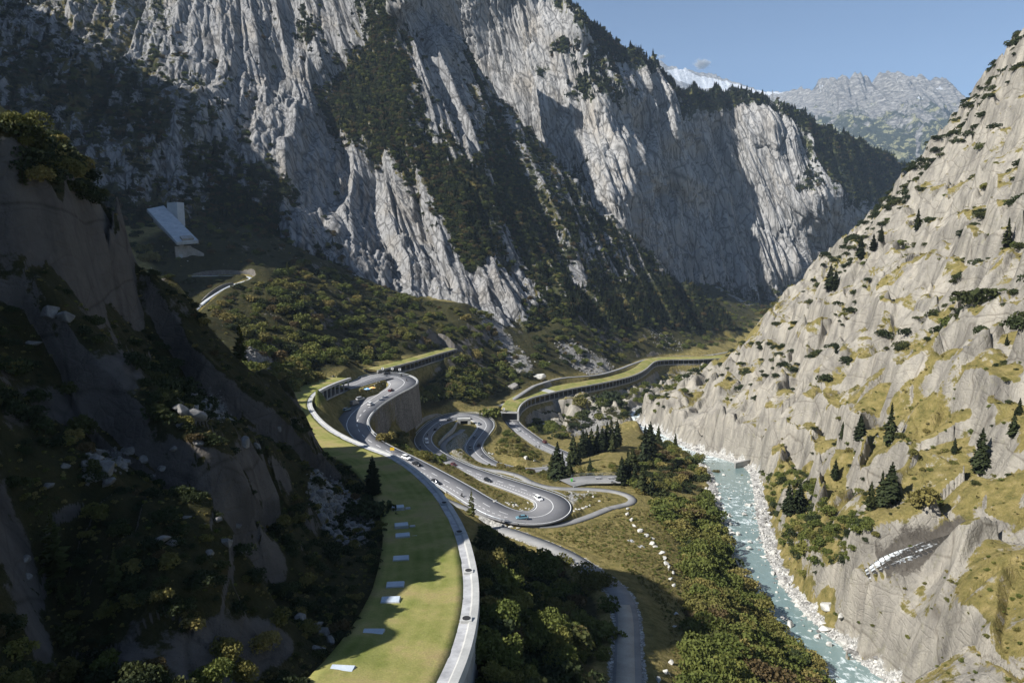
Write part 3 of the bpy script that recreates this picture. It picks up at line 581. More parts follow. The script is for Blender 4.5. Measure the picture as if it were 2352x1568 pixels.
M2T = [(880,-140),(1200,-140),(1240,-8),(1300,8),(1350,48),(1400,78),(1440,104),(1470,128),(1510,152),(1535,178),(1560,198),(1600,204),(1700,214),(1760,234),(1850,264),(1900,290),(1960,320),(2000,340),(2060,365),(2100,378),(2260,420)]
pxv = np.linspace(880, 2260, 900); ty = np.interp(pxv, [a for a, b in M2T], [b for a, b in M2T]); ww = np.linspace(0, 1, 460)
PYg = ty[None] + (800 - ty)[None] * ww[:, None]; PXg = np.repeat(pxv[None], 460, 0)
def fold_t(Q):
    e = Q[0]; return np.concatenate([(e + np.array((.1 * k, k, -.5 * k)))[None] for k in (200, 110, 45, 14)] + [Q], 0)
M2C = [(880,-140,1800),(880,300,1700),(1000,0,1700),(1100,-50,1640),(1180,-100,1600),(1200,20,1640),(1290,10,1600),(1400,80,1620),(1530,178,1720),(1100,200,1640),(1170,180,1590),(1200,260,1540),(1300,200,1480),(1380,230,1420),(1420,350,1340),(1450,450,1280),(1440,530,1250),
 (1300,400,1430),(1340,60,1520),(1250,330,1500),(1450,200,1530),(1470,300,1540),(1500,450,1500),(1520,600,1420),(1490,230,1590),(1530,215,1640),(1550,300,1600),(1575,420,1580),(1600,350,1720),(1620,480,1660),(1650,600,1580),
 (1650,300,1830),(1650,212,1840),(1750,300,1770),(1750,450,1720),(1800,550,1660),(1830,620,1620),(1900,450,1660),(1850,270,1840),(1950,400,1830),(2000,450,1880),(1900,600,1740),(2050,430,2000),(2100,385,2100),(2100,500,2050),(1800,720,1600),(1600,720,1480),(1450,680,1300),(2200,700,2000),(2260,430,2300)]
def veg2(Q, px, py, fine, w1, med):
    v = .06 + fine * .5 - .2 * med; top = np.interp(px, [a for a, b in M2T], [b for a, b in M2T])
    v = v + .75 * sstep(60, 8, py - top) * sstep(1180, 1330, px) + .8 * sstep(90, 30, py - top) * sstep(1780, 1960, px) * sstep(2110, 2040, px)
    for x, y, r in [(1290,110,28),(1380,130,45),(1330,210,30),(1420,220,40),(1330,400,40),(1250,170,18),(1570,260,25),(1960,400,60),(2020,430,50),(1640,225,40),(1880,330,40),(1850,420,25)]: v = v + .6 * np.exp(-((px - x) ** 2 + (py - y) ** 2) / (2 * r * r))
    return v + .6 * sstep(600, 690, py)
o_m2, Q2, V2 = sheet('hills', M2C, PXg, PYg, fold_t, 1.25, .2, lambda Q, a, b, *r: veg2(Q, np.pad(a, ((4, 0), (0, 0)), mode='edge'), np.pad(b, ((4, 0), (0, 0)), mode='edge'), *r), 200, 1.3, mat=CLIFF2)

# far snow-patched range
M3T = [(1420,120),(1480,150),(1510,140),(1528,147),(1545,155),(1560,160),(1600,164),(1640,172),(1680,186),(1740,204),(1790,214),(1830,210),(1870,196),(1900,184),(1930,172),(1960,168),(1985,182),(2010,188),(2050,180),(2085,172),(2115,166),(2150,180),(2200,205),(2230,228),(2350,300),(2450,330)]
pxv = np.linspace(1420, 2450, 620); ty = np.interp(pxv, [a for a, b in M3T], [b for a, b in M3T]) + perlin2(pxv / 14, pxv * 0, 5) * 4 + perlin2(pxv / 5, pxv * 0, 6) * 2.0; ww = np.linspace(0, 1, 260)
PYg = ty[None] + (480 - ty)[None] * ww[:, None]; PXg = np.repeat(pxv[None], 260, 0)
M3C = [(1420,120,9500),(1600,170,9500),(1700,190,9300),(1790,214,8600),(1870,196,7800),(1960,170,7400),(2020,190,7500),(2110,168,7200),(2230,230,7000),(2450,330,6500),(1600,260,8800),(1750,240,8600),(1900,260,6900),(2000,280,6500),(2100,280,6200),(2200,300,6300),(1950,360,5400),(2050,380,5000),(2150,380,5000),(1600,450,6000),(1850,450,4600),(2100,470,4200),(2400,470,4200)]
def veg3(Q, px, py, fine, w1, med): return sstep(200, 320, py) * .8 + fine * .6 + .12 + .5 * sstep(340, 375, py) - .9 * np.exp(-((px - 2108 + (py - 340) * .05) / 5.) ** 2) * (py > 300)
t = NT('far_rock', .95, .1); p = t.pos((.001,) * 3)
f1 = t.noise(p, 4, 8, .7); f2 = t.noise(t.pos((.001, .001, .0035)), 14, 6, .7)
rk = t.ramp(f2, [(.3, (.09, .09, .095)), (.5, (.27, .26, .25)), (.68, (.56, .54, .50))])
vg = t.mask(t.math('ADD', t.at('veg'), t.math('MULTIPLY', t.math('SUBTRACT', f1, .5), 2.2)), .5, .15)
cl = t.mix(vg, rk, t.mix(t.mask(t.noise(p, 9, 6, .7), .52, .05), (.040, .050, .030), (.34, .33, .18)))
sn = t.mask(t.math('ADD', t.at('snow'), t.math('MULTIPLY', t.math('SUBTRACT', f1, .5), 2.2)), .55, .06)
t.col(t.mix(sn, cl, (.66, .69, .74))); t.bump(f2, .9, 120.0); FAR = t.m
o_m3, Q3, V3 = sheet('hills', M3C, PXg, PYg, lambda Q: np.concatenate([(Q[0] + np.array((0, k, -.6 * k)))[None] for k in (900, 300, 80)] + [Q], 0), .75, .0, lambda Q, a, b, *r: veg3(Q, np.pad(a, ((3, 0), (0, 0)), mode='edge'), np.pad(b, ((3, 0), (0, 0)), mode='edge'), *r), 300, 7.0, mat=FAR)
pp = np.pad(PXg, ((3, 0), (0, 0)), mode='edge'); qq = np.pad(PYg, ((3, 0), (0, 0)), mode='edge')
attr(o_m3.data, 'snow', .6 * in_poly(pp, qq, [(1530,162),(1560,158),(1600,172),(1660,188),(1720,200),(1800,216),(1740,216),(1640,206),(1560,190)]) + .33 * sstep(330, 180, qq))

# unseen mountain to the west, shaped to shade the left of the valley
gx = np.linspace(-1500, -100, 170); gy = np.linspace(-700, 1200, 180); XX, YY = np.meshgrid(gx, gy)
prof = np.interp(-XX, [120, 200, 300, 420, 560, 700, 900, 1500], [-60, 10, 80, 185, 355, 470, 570, 610])
mk = sstep(1180, 980, YY) * sstep(-700, -300, YY) * (.12 + .88 * sstep(260, 440, YY)) * sstep(0, .15, -XX / np.maximum(YY, 1) - .84 - .3 * sstep(320, 150, YY))
ZZ = (prof + fbm(XX / 160, YY / 160, o=5, s=77) * 60) * mk - 150 * (1 - mk)
keep = np.degrees(np.arctan2(XX, np.maximum(YY, 1)))
wme = np_mesh('hills', np.stack([XX, YY, ZZ], -1).reshape(-1, 3), grid_faces(180, 170)); attr(wme, 'veg', np.full(XX.size, .45))
tag(link('hills', wme, CLIFF, None, True), kind='structure')
# ------------------------------------------------------------------ built things: materials
def surf(name, c0, c1, rough=.85, scale=.4, sc2=6, spec=.25):
    t = NT(name, rough, spec); p = t.pos(); a = t.noise(p, scale, 5, .65); b = t.noise(p, sc2, 3, .6)
    cl = t.mix(t.mask(a, .35, .35), c0, c1); cl = t.mix(.35, cl, t.ramp(b, [(.3, .6), (.7, 1.)]), 'MULTIPLY'); t.col(cl); t.bump(b, .3, .05); return t.m
ASPH = surf('asphalt', (.175, .174, .182), (.225, .222, .225), .9, .08, 2.5)
ASPHP = surf('path_asphalt', (.20, .20, .20), (.28, .275, .265), .9, .2, 3)
PALE = surf('pale_path', (.34, .31, .26), (.46, .42, .36), .9, .2, 3)
PAINT = flat('road_paint', (.78, .78, .76), .7, var=.06)
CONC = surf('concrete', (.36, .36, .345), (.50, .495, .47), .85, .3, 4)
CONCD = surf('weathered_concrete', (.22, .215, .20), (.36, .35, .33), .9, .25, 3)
CHIP = surf('pale_gravel', (.30, .30, .31), (.52, .52, .52), .95, .6, 3)
STEEL = flat('galvanised_steel', (.48, .50, .52), .45, .6)
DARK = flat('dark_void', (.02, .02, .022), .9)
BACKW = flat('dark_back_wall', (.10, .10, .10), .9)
SLABM = surf('pale_blue_slab', (.40, .46, .52), (.52, .57, .63), .7, .5, 6)
t = NT('masonry', .95, .15); p = t.pos((1, 1, 1)); v1 = t.voro(t.pos((1.5, 1.5, 2.2)), 1, 'F1', 'Color'); ve = t.voro(t.pos((1.5, 1.5, 2.2)), 1)
sp = t.n('ShaderNodeSeparateColor'); t.t.links.new(v1, sp.inputs[0]); big_ = t.noise(t.pos((.25, .25, .06)), 1, 5, .65)
cl = t.mix(sp.outputs[0], (.15, .14, .13), (.27, .25, .225)); cl = t.mix(1, cl, t.ramp(t.math('MULTIPLY', ve, 9, True), [(0, .45), (.6, 1.)]), 'MULTIPLY')
cl = t.mix(1, cl, t.ramp(big_, [(.3, .6), (.65, 1.1)]), 'MULTIPLY'); t.col(cl); t.bump(ve, .6, .15); STONEW = t.m
t = NT('roof_grass', .95, .1); p = t.pos(); a = t.noise(p, .12, 5, .6); b = t.noise(p, 1.1, 5, .7); cc = t.noise(p, 5, 3, .7); lat = t.at('lat')
st = t.n('ShaderNodeTexWave', wave_type='BANDS', bands_direction='X'); st.inputs['Scale'].default_value = .16; st.inputs['Distortion'].default_value = 5; st.inputs['Detail'].default_value = 4; st.inputs['Detail Scale'].default_value = 1.5
cbv = t.n('ShaderNodeCombineXYZ'); t.t.links.new(lat, cbv.inputs[0]); t.t.links.new(t.math('MULTIPLY', t.at('along'), .02), cbv.inputs[1]); t.t.links.new(cbv.outputs[0], st.inputs['Vector'])
g = t.ramp(a, [(.28, (.115, .145, .030)), (.44, (.20, .21, .058)), (.62, (.33, .285, .11))])
g = t.mix(t.math('MULTIPLY', t.math('MULTIPLY', st.outputs['Fac'], b), .55), g, (.32, .30, .11))
g = t.mix(t.mask(t.math('ADD', a, t.math('MULTIPLY', b, .4)), .74, .15), g, (.30, .24, .11))
g = t.mix(.55, g, t.ramp(cc, [(.3, .5), (.7, 1.1)]), 'MULTIPLY'); t.col(g); t.bump(b, .6, .15); t.bump(cc, .5, .06); ROOFG = t.m

# ------------------------------------------------------------------ roads
def strip(P, wl, wr, nlat=2):
    n = len(P); wl = np.broadcast_to(np.asarray(wl, float), n); wr = np.broadcast_to(np.asarray(wr, float), n); N = normals2(P); V = []
    for k in range(nlat):
        s = -wl + (wl + wr) * k / (nlat - 1); Q = P.copy(); Q[:, :2] += N * s[:, None]; V.append(Q)
    return np.stack(V, 1)
def road(name, P, wl, wr, mat, dz=0.0):
    G = strip(P, wl, wr, 3); G = np.concatenate([G[:, :1] - (0, 0, .5), G, G[:, -1:] - (0, 0, .5)], 1); G[..., 2] += dz
    return tag(link(name, np_mesh(name, G.reshape(-1, 3), grid_faces(*G.shape[:2])[:, ::-1]), mat), kind='structure')
rd = road('road', ROAD1, WL, WR, ASPH)
road('path', PATHV, 1.7, 1.7, ASPHP); road('path', PATHG, 1.6, 1.6, ASPHP); road('path', PATHL, 1.5, 1.5, flat('grey_track', (.36, .38, .40), .9)); road('path', PATHB, 1.9, 1.9, ASPHP, .05)
road('path', PATHM, 2.4, 2.5, ASPHP); kk = near_i(PATHM, 1432, 1385); road('path', PATHM[:kk], 1.9, 1.3, PALE, .012)
mm = MB()
def line(P, s, wd, i0=0, i1=None, dash=None, dz=.02):
    i1 = len(P) if i1 is None else i1; s = np.broadcast_to(np.asarray(s, float), len(P))
    L, Rr = offs(P, s - wd / 2, dz), offs(P, s + wd / 2, dz)
    if dash is None: mm.ribbon(L[i0:i1], Rr[i0:i1]); return
    a, b = dash
    for i in range(i0, i1 - a, a + b): mm.ribbon(L[i:i + a + 1], Rr[i:i + a + 1])
I = lambda x, y: near_i(ROAD1, x, y)
RF = np.stack([np.interp(np.arange(0, n1 - 1, .25), ar, ROAD1[:, k]) for k in range(3)], 1)     # half-metre samples for the dashes
WLF, WRF = np.interp(np.arange(0, n1 - 1, .25), ar, WL), np.interp(np.arange(0, n1 - 1, .25), ar, WR - LAY * 4.2)
line(ROAD1, -(WL - .55), .24); line(ROAD1, (WR - LAY * 4.2 - .55), .24)
J = lambda x, y: I(x, y) * 4
line(RF, 0, .22, 0, J(853, 930)); line(RF, 0, .24, J(853, 930), J(960, 1070), (7, 8))
line(RF, -.3, .22, J(1203, 1188), J(1240, 1136)); line(RF, -.4, .22, J(1240, 1136), J(1008, 1047), (9, 8))
line(RF, 0, .22, J(1000, 1040), J(1250, 1024)); line(RF, 0, .24, J(1250, 1024), len(RF) - 4, (7, 8))
line(RF, 2.6, .22, J(945, 1062), J(1180, 1184), (2, 2)); line(RF, -3.1, .22, J(1240, 1136), J(1020, 1055), (2, 2)); line(RF, -.2, .2, J(960, 1070), J(1203, 1188), (7, 8))
pm_ = mm.build('road_marking', PAINT); tag(pm_, kind='structure')
# lay-by edge and concrete verges
ke = MB(); ke.sweep(offs(ROAD1, WR + .18)[I(930,877):I(893,904)], [(-.18, -.4), (-.18, .14), (.18, .14), (.18, -.4)]); ke.sweep(offs(ROAD1, WR + .18)[I(1070,952):I(1121,1061)], [(-.18, -.4), (-.18, .14), (.18, .14), (.18, -.4)])
ke.sweep(offs(ROAD1, -(WL + .2))[I(1200,1188):I(1250,1139)], [(-.2, -.4), (-.2, .14), (.2, .14), (.2, -.4)])
ke.sweep(offs(ROAD1, WR + .25)[I(985,1083):I(1060,1125)], [(-.25, -.4), (-.25, .12), (.25, .12), (.25, -.4)])
tag(ke.build('kerb', CONC), kind='structure')

def guardrail(P, s, i0, i1, label, grp='guard rails along the hairpin road', h=.75):
    Q = offs(P, s)[i0:i1]; r = empty('guardrail', Q[0], 0, label, 'guardrail', grp); b0 = Vector(Q[0])
    def put(mb, nm, mat):
        o = mb.build(nm, mat, r); o.data.transform(Matrix.Translation(-b0)); return o
    put(MB().sweep(Q, [(-.04, h - .32), (.04, h - .2), (-.04, h - .12), (.04, h), (-.08, h), (-.08, h - .32)]), 'rail', STEEL)
    d = 0
    st_ = max(2, int(len(Q) / 60) + 1)
    for i in range(0, len(Q), st_):
        x, y, z = Q[i]; put(MB().box(x - .06, x + .06, y - .06, y + .06, z - .4, z + h), 'post', STEEL)
guardrail(ROAD1, -(WL + .15), I(850, 869), I(845, 1010), 'steel guard rail on top of the tall stone wall of the upper bend')
guardrail(ROAD1, WR + .1, I(980, 1082), I(1215, 1189), 'steel guard rail between the road and the grey cycle path')
guardrail(ROAD1, WR + .1, I(1290, 1150) if False else I(1262, 1147), I(1010, 1048), 'long steel guard rail beside the pale footpath in the valley floor')
guardrail(ROAD1, -(WL + .1), I(972, 1005), I(1121, 1061), 'steel guard rail round the outside of the middle bend')
guardrail(ROAD1, -(WL + .1), I(1262, 1077), I(1190, 982), 'steel guard rail on the river side below the lower gallery mouth')

# stone wall under the upper bend
i0, i1 = I(912, 866), I(838, 1004); Pw = offs(ROAD1, -(WL + .15))[i0:i1]; base = Vector(Pw[0])
r = empty('retaining_wall', Pw[0], 0, 'tall curved grey stone wall carrying the upper hairpin bend', 'wall')
def rel_build(mb, nm, mat, r, base):
    o = mb.build(nm, mat, r); o.data.transform(Matrix.Translation(-base)); return o
dep = 22
rel_build(MB().sweep(Pw, [(.2, -.15), (-.35, -.15), (-2.2, -dep), (.2, -dep)]), 'masonry', STONEW, r, base)
rel_build(MB().sweep(Pw, [(.25, -.14), (.25, .3), (-.5, .3), (-.5, -.14)]), 'coping', CONC, r, base)
i0, i1 = I(975, 1015), I(1044, 955); Pw = offs(ROAD1, -(WL + 1.6))[i0:i1]; hh = np.sin(np.linspace(0, math.pi, len(Pw))) ** .5 * 3.6
mb = MB()
for k in range(len(Pw) - 1):
    pass
Wl = Pw + np.array((0, 0, -1.)); Wt = Pw + np.stack([hh * 0, hh * 0, hh + .4], 1); Wb = offs(Wt, -.6); mb.ribbon(Wl, Wt); mb.ribbon(Wt, Wb); mb.ribbon(Wb, offs(Wl, -.6))
o = mb.build('retaining_wall', CONCD); tag(o, 'weathered concrete wall above the outside of the middle bend', 'wall')

def gallery(P, label, back, rise, hgt, step, deck, open_from=0, closed=False, open_to=None, mat_edge=CONC, wall_down=7.0, gravel=False, portal=False):
    base = Vector(P[0]); r = empty('road_gallery', P[0], 0, label, 'gallery'); n = len(P); B = lambda mb, nm, mat: rel_build(mb, nm, mat, r, base)
    nl = 12; ss = np.linspace(-back, -1.7 if gravel else -.7, nl); G = []
    for s in ss: q = offs(P, s); q[:, 2] += rise * (-s / back) + (perlin2(q[:, 0] / 5, q[:, 1] / 5, 3) * .12 + perlin2(q[:, 0] / 1.6, q[:, 1] / 1.6, 4) * .06); G.append(q)
    G = np.stack(G, 1); al = np.repeat(np.concatenate([[0], np.cumsum(np.linalg.norm(np.diff(P, axis=0), axis=1))])[:, None], nl, 1)
    Gd = np.concatenate([G[:, :1] - (0, 0, .9), G, G[:, -1:] - (0, 0, .9), G[:, :1] - (0, 0, .9)], 1); ex = lambda A: np.concatenate([A[:, :1], A, A[:, -1:], A[:, :1]], 1)
    me = np_mesh('grass_roof', Gd.reshape(-1, 3) - np.array(base), grid_faces(*Gd.shape[:2])[:, ::-1]); attr(me, 'lat', ex(np.repeat(ss[None], n, 0))); attr(me, 'along', ex(al)); link('grass_roof', me, ROOFG, r, True)
    if gravel: B(MB().sweep(P, [(-1.75, -.5), (-1.75, .06), (-.55, .1), (-.55, -.5)]), 'gravel_strip', CHIP)
    B(MB().sweep(P, [(-.75, -.95), (-.75, .12), (-.55, .3), (.25, .3), (.3, -.95)]), 'edge_beam', mat_edge)
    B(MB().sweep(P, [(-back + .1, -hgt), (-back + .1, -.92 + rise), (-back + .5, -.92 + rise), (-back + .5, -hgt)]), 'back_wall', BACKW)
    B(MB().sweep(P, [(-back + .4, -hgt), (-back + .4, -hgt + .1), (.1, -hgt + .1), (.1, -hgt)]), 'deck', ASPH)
    a, b = open_from, n if open_to is None else open_to
    N = normals2(P); d = step
    for i in range(a, b):
        if i: d += np.linalg.norm(P[i] - P[i - 1])
        if d < step: continue
        d = 0; x, y, z = P[i]; ang = math.atan2(N[i, 1], N[i, 0]); M = Matrix.Translation((x, y, z)) @ Matrix.Rotation(ang, 4, 'Z')
        B(MB().box(-.7, -.1, -.22, .22, -hgt, -.95, M=M), 'pillar', mat_edge)
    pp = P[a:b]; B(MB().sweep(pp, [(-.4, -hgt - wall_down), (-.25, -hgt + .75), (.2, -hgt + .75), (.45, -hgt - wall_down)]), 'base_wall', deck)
    if a > 2: B(MB().sweep(P[:a + 1], [(-.5, -12), (-.5, -.9), (.05, -.9), (.5, -12)]), 'outer_wall', CONCD)  # darker concrete here puts the shade of this outer face into its colour
    if portal:
        x, y, z = P[0]; T_ = (P[1] - P[0])[:2]; ang = math.atan2(T_[1], T_[0]) - math.pi / 2; M = Matrix.Translation((x, y, z)) @ Matrix.Rotation(ang, 4, 'Z')
        B(MB().box(-back - 1, .6, -.5, .1, -.95, .35, M=M), 'portal_beam', CONC); B(MB().box(-back - 2.2, -back + .9, -.5, 1.2, -hgt, -.95, M=M), 'portal_wall', CONC); B(MB().box(-.5, .7, -.5, .6, -hgt, -.95, M=M), 'portal_wall', CONC)
    return r
gallery(PARA, 'curving gallery with a broad mown grass roof and pale concrete parapet', 13.4, .2, 6.4, 6, CONCD, gop, gravel=True, wall_down=1.5)
gallery(GAL2, 'long pillared gallery with a grass roof above the river gorge', 12.4, 1.6, 6.4, 5.4, CONCD, 0, wall_down=5, portal=True)
gallery(GAL3, 'dark pillared gallery with an overgrown roof behind the upper bend', 8.4, .8, 5.4, 6.5, CONCD, 0, mat_edge=CONCD, wall_down=3)
# concrete apron crossing the lower gallery roof
i = near_i(GAL2, 1262, 903); q = GAL2[i:i + 5]; o = MB().sweep(q, [(-12.8, .4), (-12.8, 1.85), (-.7, .42), (-.7, 0)]).build('concrete_apron', CONC); tag(o, 'pale concrete strip laid across the lower gallery roof', 'apron')
# covered roadside hatches on the foreground roof
SL = [(914,1164,'smallest pale slab farthest along the grass gallery roof'),(922,1205,'pale roof slab level with the sunlit spur, second from the far end of its row'),(925,1229,'pale roof slab just nearer than the sunlit spur, third from the far end'),(921,1282,'lone pale roof slab standing apart in the middle of the row'),
      (908,1343,'farther slab of the close pair in the shaded roof grass'),(897,1378,'nearer slab of the close pair in the shaded roof grass'),(857,1454,'pale blue slab between the pair and the nearest slab'),(784,1540,'largest pale blue slab nearest the viewer on the grass roof')]
for x, y, lb in SL:
    i = near_i(offs(PARA, -13.6), x, y); p = offs(PARA, -14.2, .25)[i]; pz = Uz(x, y, p[2] + .45); T_ = (PARA[min(i + 1, NP_ - 1)] - PARA[i - 1])[:2]
    r = empty('roof_hatch', pz, math.atan2(T_[1], T_[0]) - math.pi / 2, lb, 'concrete slab', 'pale slabs along the gallery roof')
    b_ = MB().box(-1.2, 1.2, -.8, .8, -.9, .08, taper=(.97, .97)); b_.build('plinth', CONC, r); MB().box(-1.09, 1.09, -.7, .7, .085, .17).build('lid', SLABM, r)
    MB().box(1.25, 2.5, -.5, .5, -.9, -.28, taper=(.7, .6)).build('spill_stone', CHIP, r)
for x, y, lb in [(1027,1158,'small concrete manhole box farthest along the parapet'),(1063,1226,'concrete manhole box at the parapet bend nearest the sunlit road'),(1084,1313,'concrete manhole box on the outermost curve of the parapet'),(1079,1432,'concrete manhole box on the parapet nearest the viewer')]:
    i = near_i(offs(PARA, -.9), x, y); p = offs(PARA, -.95, .1)[i]; T_ = (PARA[i + 1] - PARA[i - 1])[:2]
    r = empty('manhole_box', p, math.atan2(T_[1], T_[0]) - math.pi / 2, lb, 'manhole box', 'manhole boxes on the parapet'); MB().box(-.62, .62, -.6, .6, -.3, .4).build('collar', CONC, r); MB().tube([(0, 0, .4), (0, 0, .44)], .46, 20).build('cover', DARK, r)

# tunnel mouth inside the middle bend
p = Uz(1066, 976, -111.2); r = empty('tunnel_portal', p, R(8), 'small concrete underpass mouth inside the middle bend', 'tunnel portal')
MB().box(-4.2, -2.4, -.6, 3, -1, 3.6).box(2.4, 4.2, -.6, 3, -1, 3.6).box(-4.2, 4.2, -.6, 3, 3.02, 4.4).build('frame', CONC, r); MB().box(-2.4, 2.4, 1.0, 1.3, -1, 3.02).build('opening', DARK, r)  # black panel stands in for the unlit inside of the underpass
w0 = Vector(p); q = spline([Uz(1050, 970, -109), Uz(1040, 985, -108.5), Uz(1022, 1002, -107.6), Uz(1008, 1018, -106.8)], 2); mb = MB().sweep(q, [(-.3, -4.5), (-.3, .6), (.3, .6), (.3, -4.5)]); o = mb.build('wing_wall', CONC, r); o.data.transform(Matrix.Rotation(-R(8), 4, 'Z') @ Matrix.Translation(-w0))

# concrete building with the long sloping roof on the left slope
c4 = [Vector(U(*a)) for a in ((406,556,520),(456,552,531),(376,472,575),(337,480,562))]
gp = Vector(U(418, 596, 527)); r = empty('concrete_building', gp, 0, 'bare concrete building with a long sloping roof and square tower on the shaded slope', 'building')
n_ = (c4[1] - c4[0]).cross(c4[3] - c4[0]).normalized(); n_ = n_ if n_.z > 0 else -n_
V = [c - gp for c in c4] + [c - gp - n_ * 1.6 + Vector((0, 0, -.8)) for c in c4]
MB().add(V, [(0, 1, 2, 3), (7, 6, 5, 4), (0, 4, 5, 1), (1, 5, 6, 2), (2, 6, 7, 3), (3, 7, 4, 0)]).build('sloping_roof', surf('chute_concrete', (.30, .34, .38), (.48, .51, .54), .85, .25, 1.5), r)
a, b, c_, d_ = [q - gp for q in c4]; up_ = Vector((0, 0, 1))
def on(u, v, h): return a + (b - a) * u + (d_ - a) * v + n_ * h
MB().add([on(.28, .02, .1), on(.82, .02, .1), on(.82, .1, .1), on(.28, .1, .1), on(.28, .02, 1.6), on(.82, .02, 1.6), on(.82, .1, 1.9), on(.28, .1, 1.9)], [(0, 1, 5, 4), (1, 2, 6, 5), (2, 3, 7, 6), (3, 0, 4, 7), (4, 5, 6, 7)]).build('roof_box', CONCD, r)
MB().add([on(.25, .1, -1.5), on(.25, .98, -1.5), on(.25, .98, -1.5) - up_ * 9, on(.25, .1, -1.5) - up_ * 5, on(.45, .1, -1.5), on(.45, .98, -1.5), on(.45, .98, -1.5) - up_ * 9, on(.45, .1, -1.5) - up_ * 5], [(0, 1, 2, 3), (4, 5, 6, 7), (0, 1, 5, 4), (1, 2, 6, 5), (3, 0, 4, 7)]).build('side_wall', CONCD, r)
tw = Vector(U(383, 466, 568)) - gp; te = Vector(U(406, 464, 566)) - gp; dx = te - tw; bk = Vector((2.0, 8, 0)); dn = Vector((0, 0, -19))
V = [tw, te, te + bk, tw + bk]; V += [v + dn for v in V]; MB().add(V, [(0, 1, 2, 3), (0, 4, 5, 1), (1, 5, 6, 2), (2, 6, 7, 3), (3, 7, 4, 0)]).build('tower', surf('board_marked_concrete', (.32, .36, .40), (.42, .46, .50), .85, .2, 2), r)
f0 = Vector(U(401, 566, 524)) - gp; f1_ = Vector(U(434, 564, 532)) - gp; bk = Vector((-3, 10, 0)); V = [f0, f1_, f1_ + bk, f0 + bk]; dn = Vector((0, 0, -22)); V += [v + dn + (f1_ - f0) * (.08 if k in (0, 3) else -.06) for k, v in enumerate(V)]
MB().add(V, [(0, 1, 2, 3), (0, 4, 5, 1), (1, 5, 6, 2), (2, 6, 7, 3), (3, 7, 4, 0)]).build('lower_block', CONCD, r)
dr = f0 + (f1_ - f0) * .3 + Vector((0, -.2, -9.6)); e1 = (f1_ - f0).normalized(); MB().add([dr, dr + e1 * 2.4, dr + e1 * 2.4 + up_ * 3.4, dr + up_ * 3.4], [(0, 1, 2, 3)]).build('door', flat('grey_door', (.30, .33, .36)), r)
V = [f1_, f1_ + Vector((9, 5, -6)), f1_ + Vector((9, 5, -20)), f1_ + Vector((0, 0, -20))]; V += [v + Vector((-.4, 1.0, 0)) for v in V]; MB().add(V, [(0, 1, 2, 3), (4, 5, 6, 7), (0, 1, 5, 4), (1, 2, 6, 5)]).build('wing_wall', CONCD, r)
# dry stone walls at the bend of the track
k0, k1 = near_i(PATHL, 505, 672), near_i(PATHL, 578, 640)
for P_, s_, lo, hi, nm in ((PATHL[k0:k1 + 1], 2.0, -3.2, -.05, 'stone wall holding up the outer side of the track bend'), (PATHL[near_i(PATHL, 470, 692):near_i(PATHL, 548, 652)], -2.2, -.3, 2.4, 'stone wall on the uphill side of the track below its bend'), (PATHL[k1 + 1:], 2.2 if False else 2.4, -.3, 4.2, 'high stone wall behind the upper arm of the track')):
    tap = np.sin(np.linspace(.12, math.pi - .12, len(P_))) ** .6; lo_ = offs(P_, s_); hi_ = lo_.copy(); lo_[:, 2] += lo if lo < -1 else -.3; hi_[:, 2] += (hi if hi > 0 else -.05) * (tap if hi > 0 else 1)
    mb = MB(); mb.ribbon(lo_, hi_); h2 = offs(hi_, .6 * np.sign(s_)); mb.ribbon(hi_, h2); mb.ribbon(h2, offs(lo_, .6 * np.sign(s_))); tag(mb.build('stone_wall', STONEW), nm, 'wall')

# ------------------------------------------------------------------ water
t = NT('glacial_water', .12, .5); p = t.pos(); a = t.noise(p, .22, 5, .65, 1.2); b = t.noise(t.pos((.5, .18, .5)), 1.6, 5, .7, .8)
fm = t.mask(t.math('ADD', t.at('foam'), t.math('ADD', t.math('MULTIPLY', t.math('SUBTRACT', a, .5), 1.1), t.math('MULTIPLY', t.math('SUBTRACT', b, .5), .9))), .55, .22)
t.col(t.mix(fm, t.mix(a, (.12, .185, .185), (.20, .27, .26)), (.72, .78, .78))); t.set(t.b.inputs['Roughness'], t.math('ADD', t.math('MULTIPLY', fm, .6), .1)); t.bump(b, .5, .25); WATER = t.m
t = NT('cascade', .2, .5); a = t.noise(t.pos((.9, .9, .25)), 1.2, 5, .7); fm = t.mask(t.math('ADD', t.at('foam'), t.math('MULTIPLY', t.math('SUBTRACT', a, .5), .9)), .45, .25); t.col(t.mix(fm, (.035, .032, .028), (.74, .78, .80))); t.bump(a, .5, .2); CASC = t.m
hwR = np.interp(RIVER[:, 1], [60,150,200,250,330,372,420,600,900], [8,7,6,7,9.5,11.5,7,7,7]); G = strip(RIVER, hwR + 2.5, hwR + 2.5, 9); G[..., 2] += -.35 + perlin2(G[..., 0] / 2.2, G[..., 1] / 2.2, 9) * .12
fo = np.interp(RIVER[:, 1], [100,140,170,215,250,300,350,372,400,520,900], [.6,.62,.46,.36,.48,.56,.42,.12,.65,.75,.8])[:, None] + np.zeros(9)
me = np_mesh('river', G.reshape(-1, 3), grid_faces(*G.shape[:2])[:, ::-1]); attr(me, 'foam', fo); tag(link('river', me, WATER, None, True), kind='structure')
G = strip(STREAM, 3.2, 3.4, 11); G[..., 2] = hz(G[..., 0], G[..., 1]) + .18 + perlin2(G[..., 0] / 1.3, G[..., 1] / 1.3, 2) * .2; G[:, 0, 2] -= .5; G[:, -1, 2] -= .5
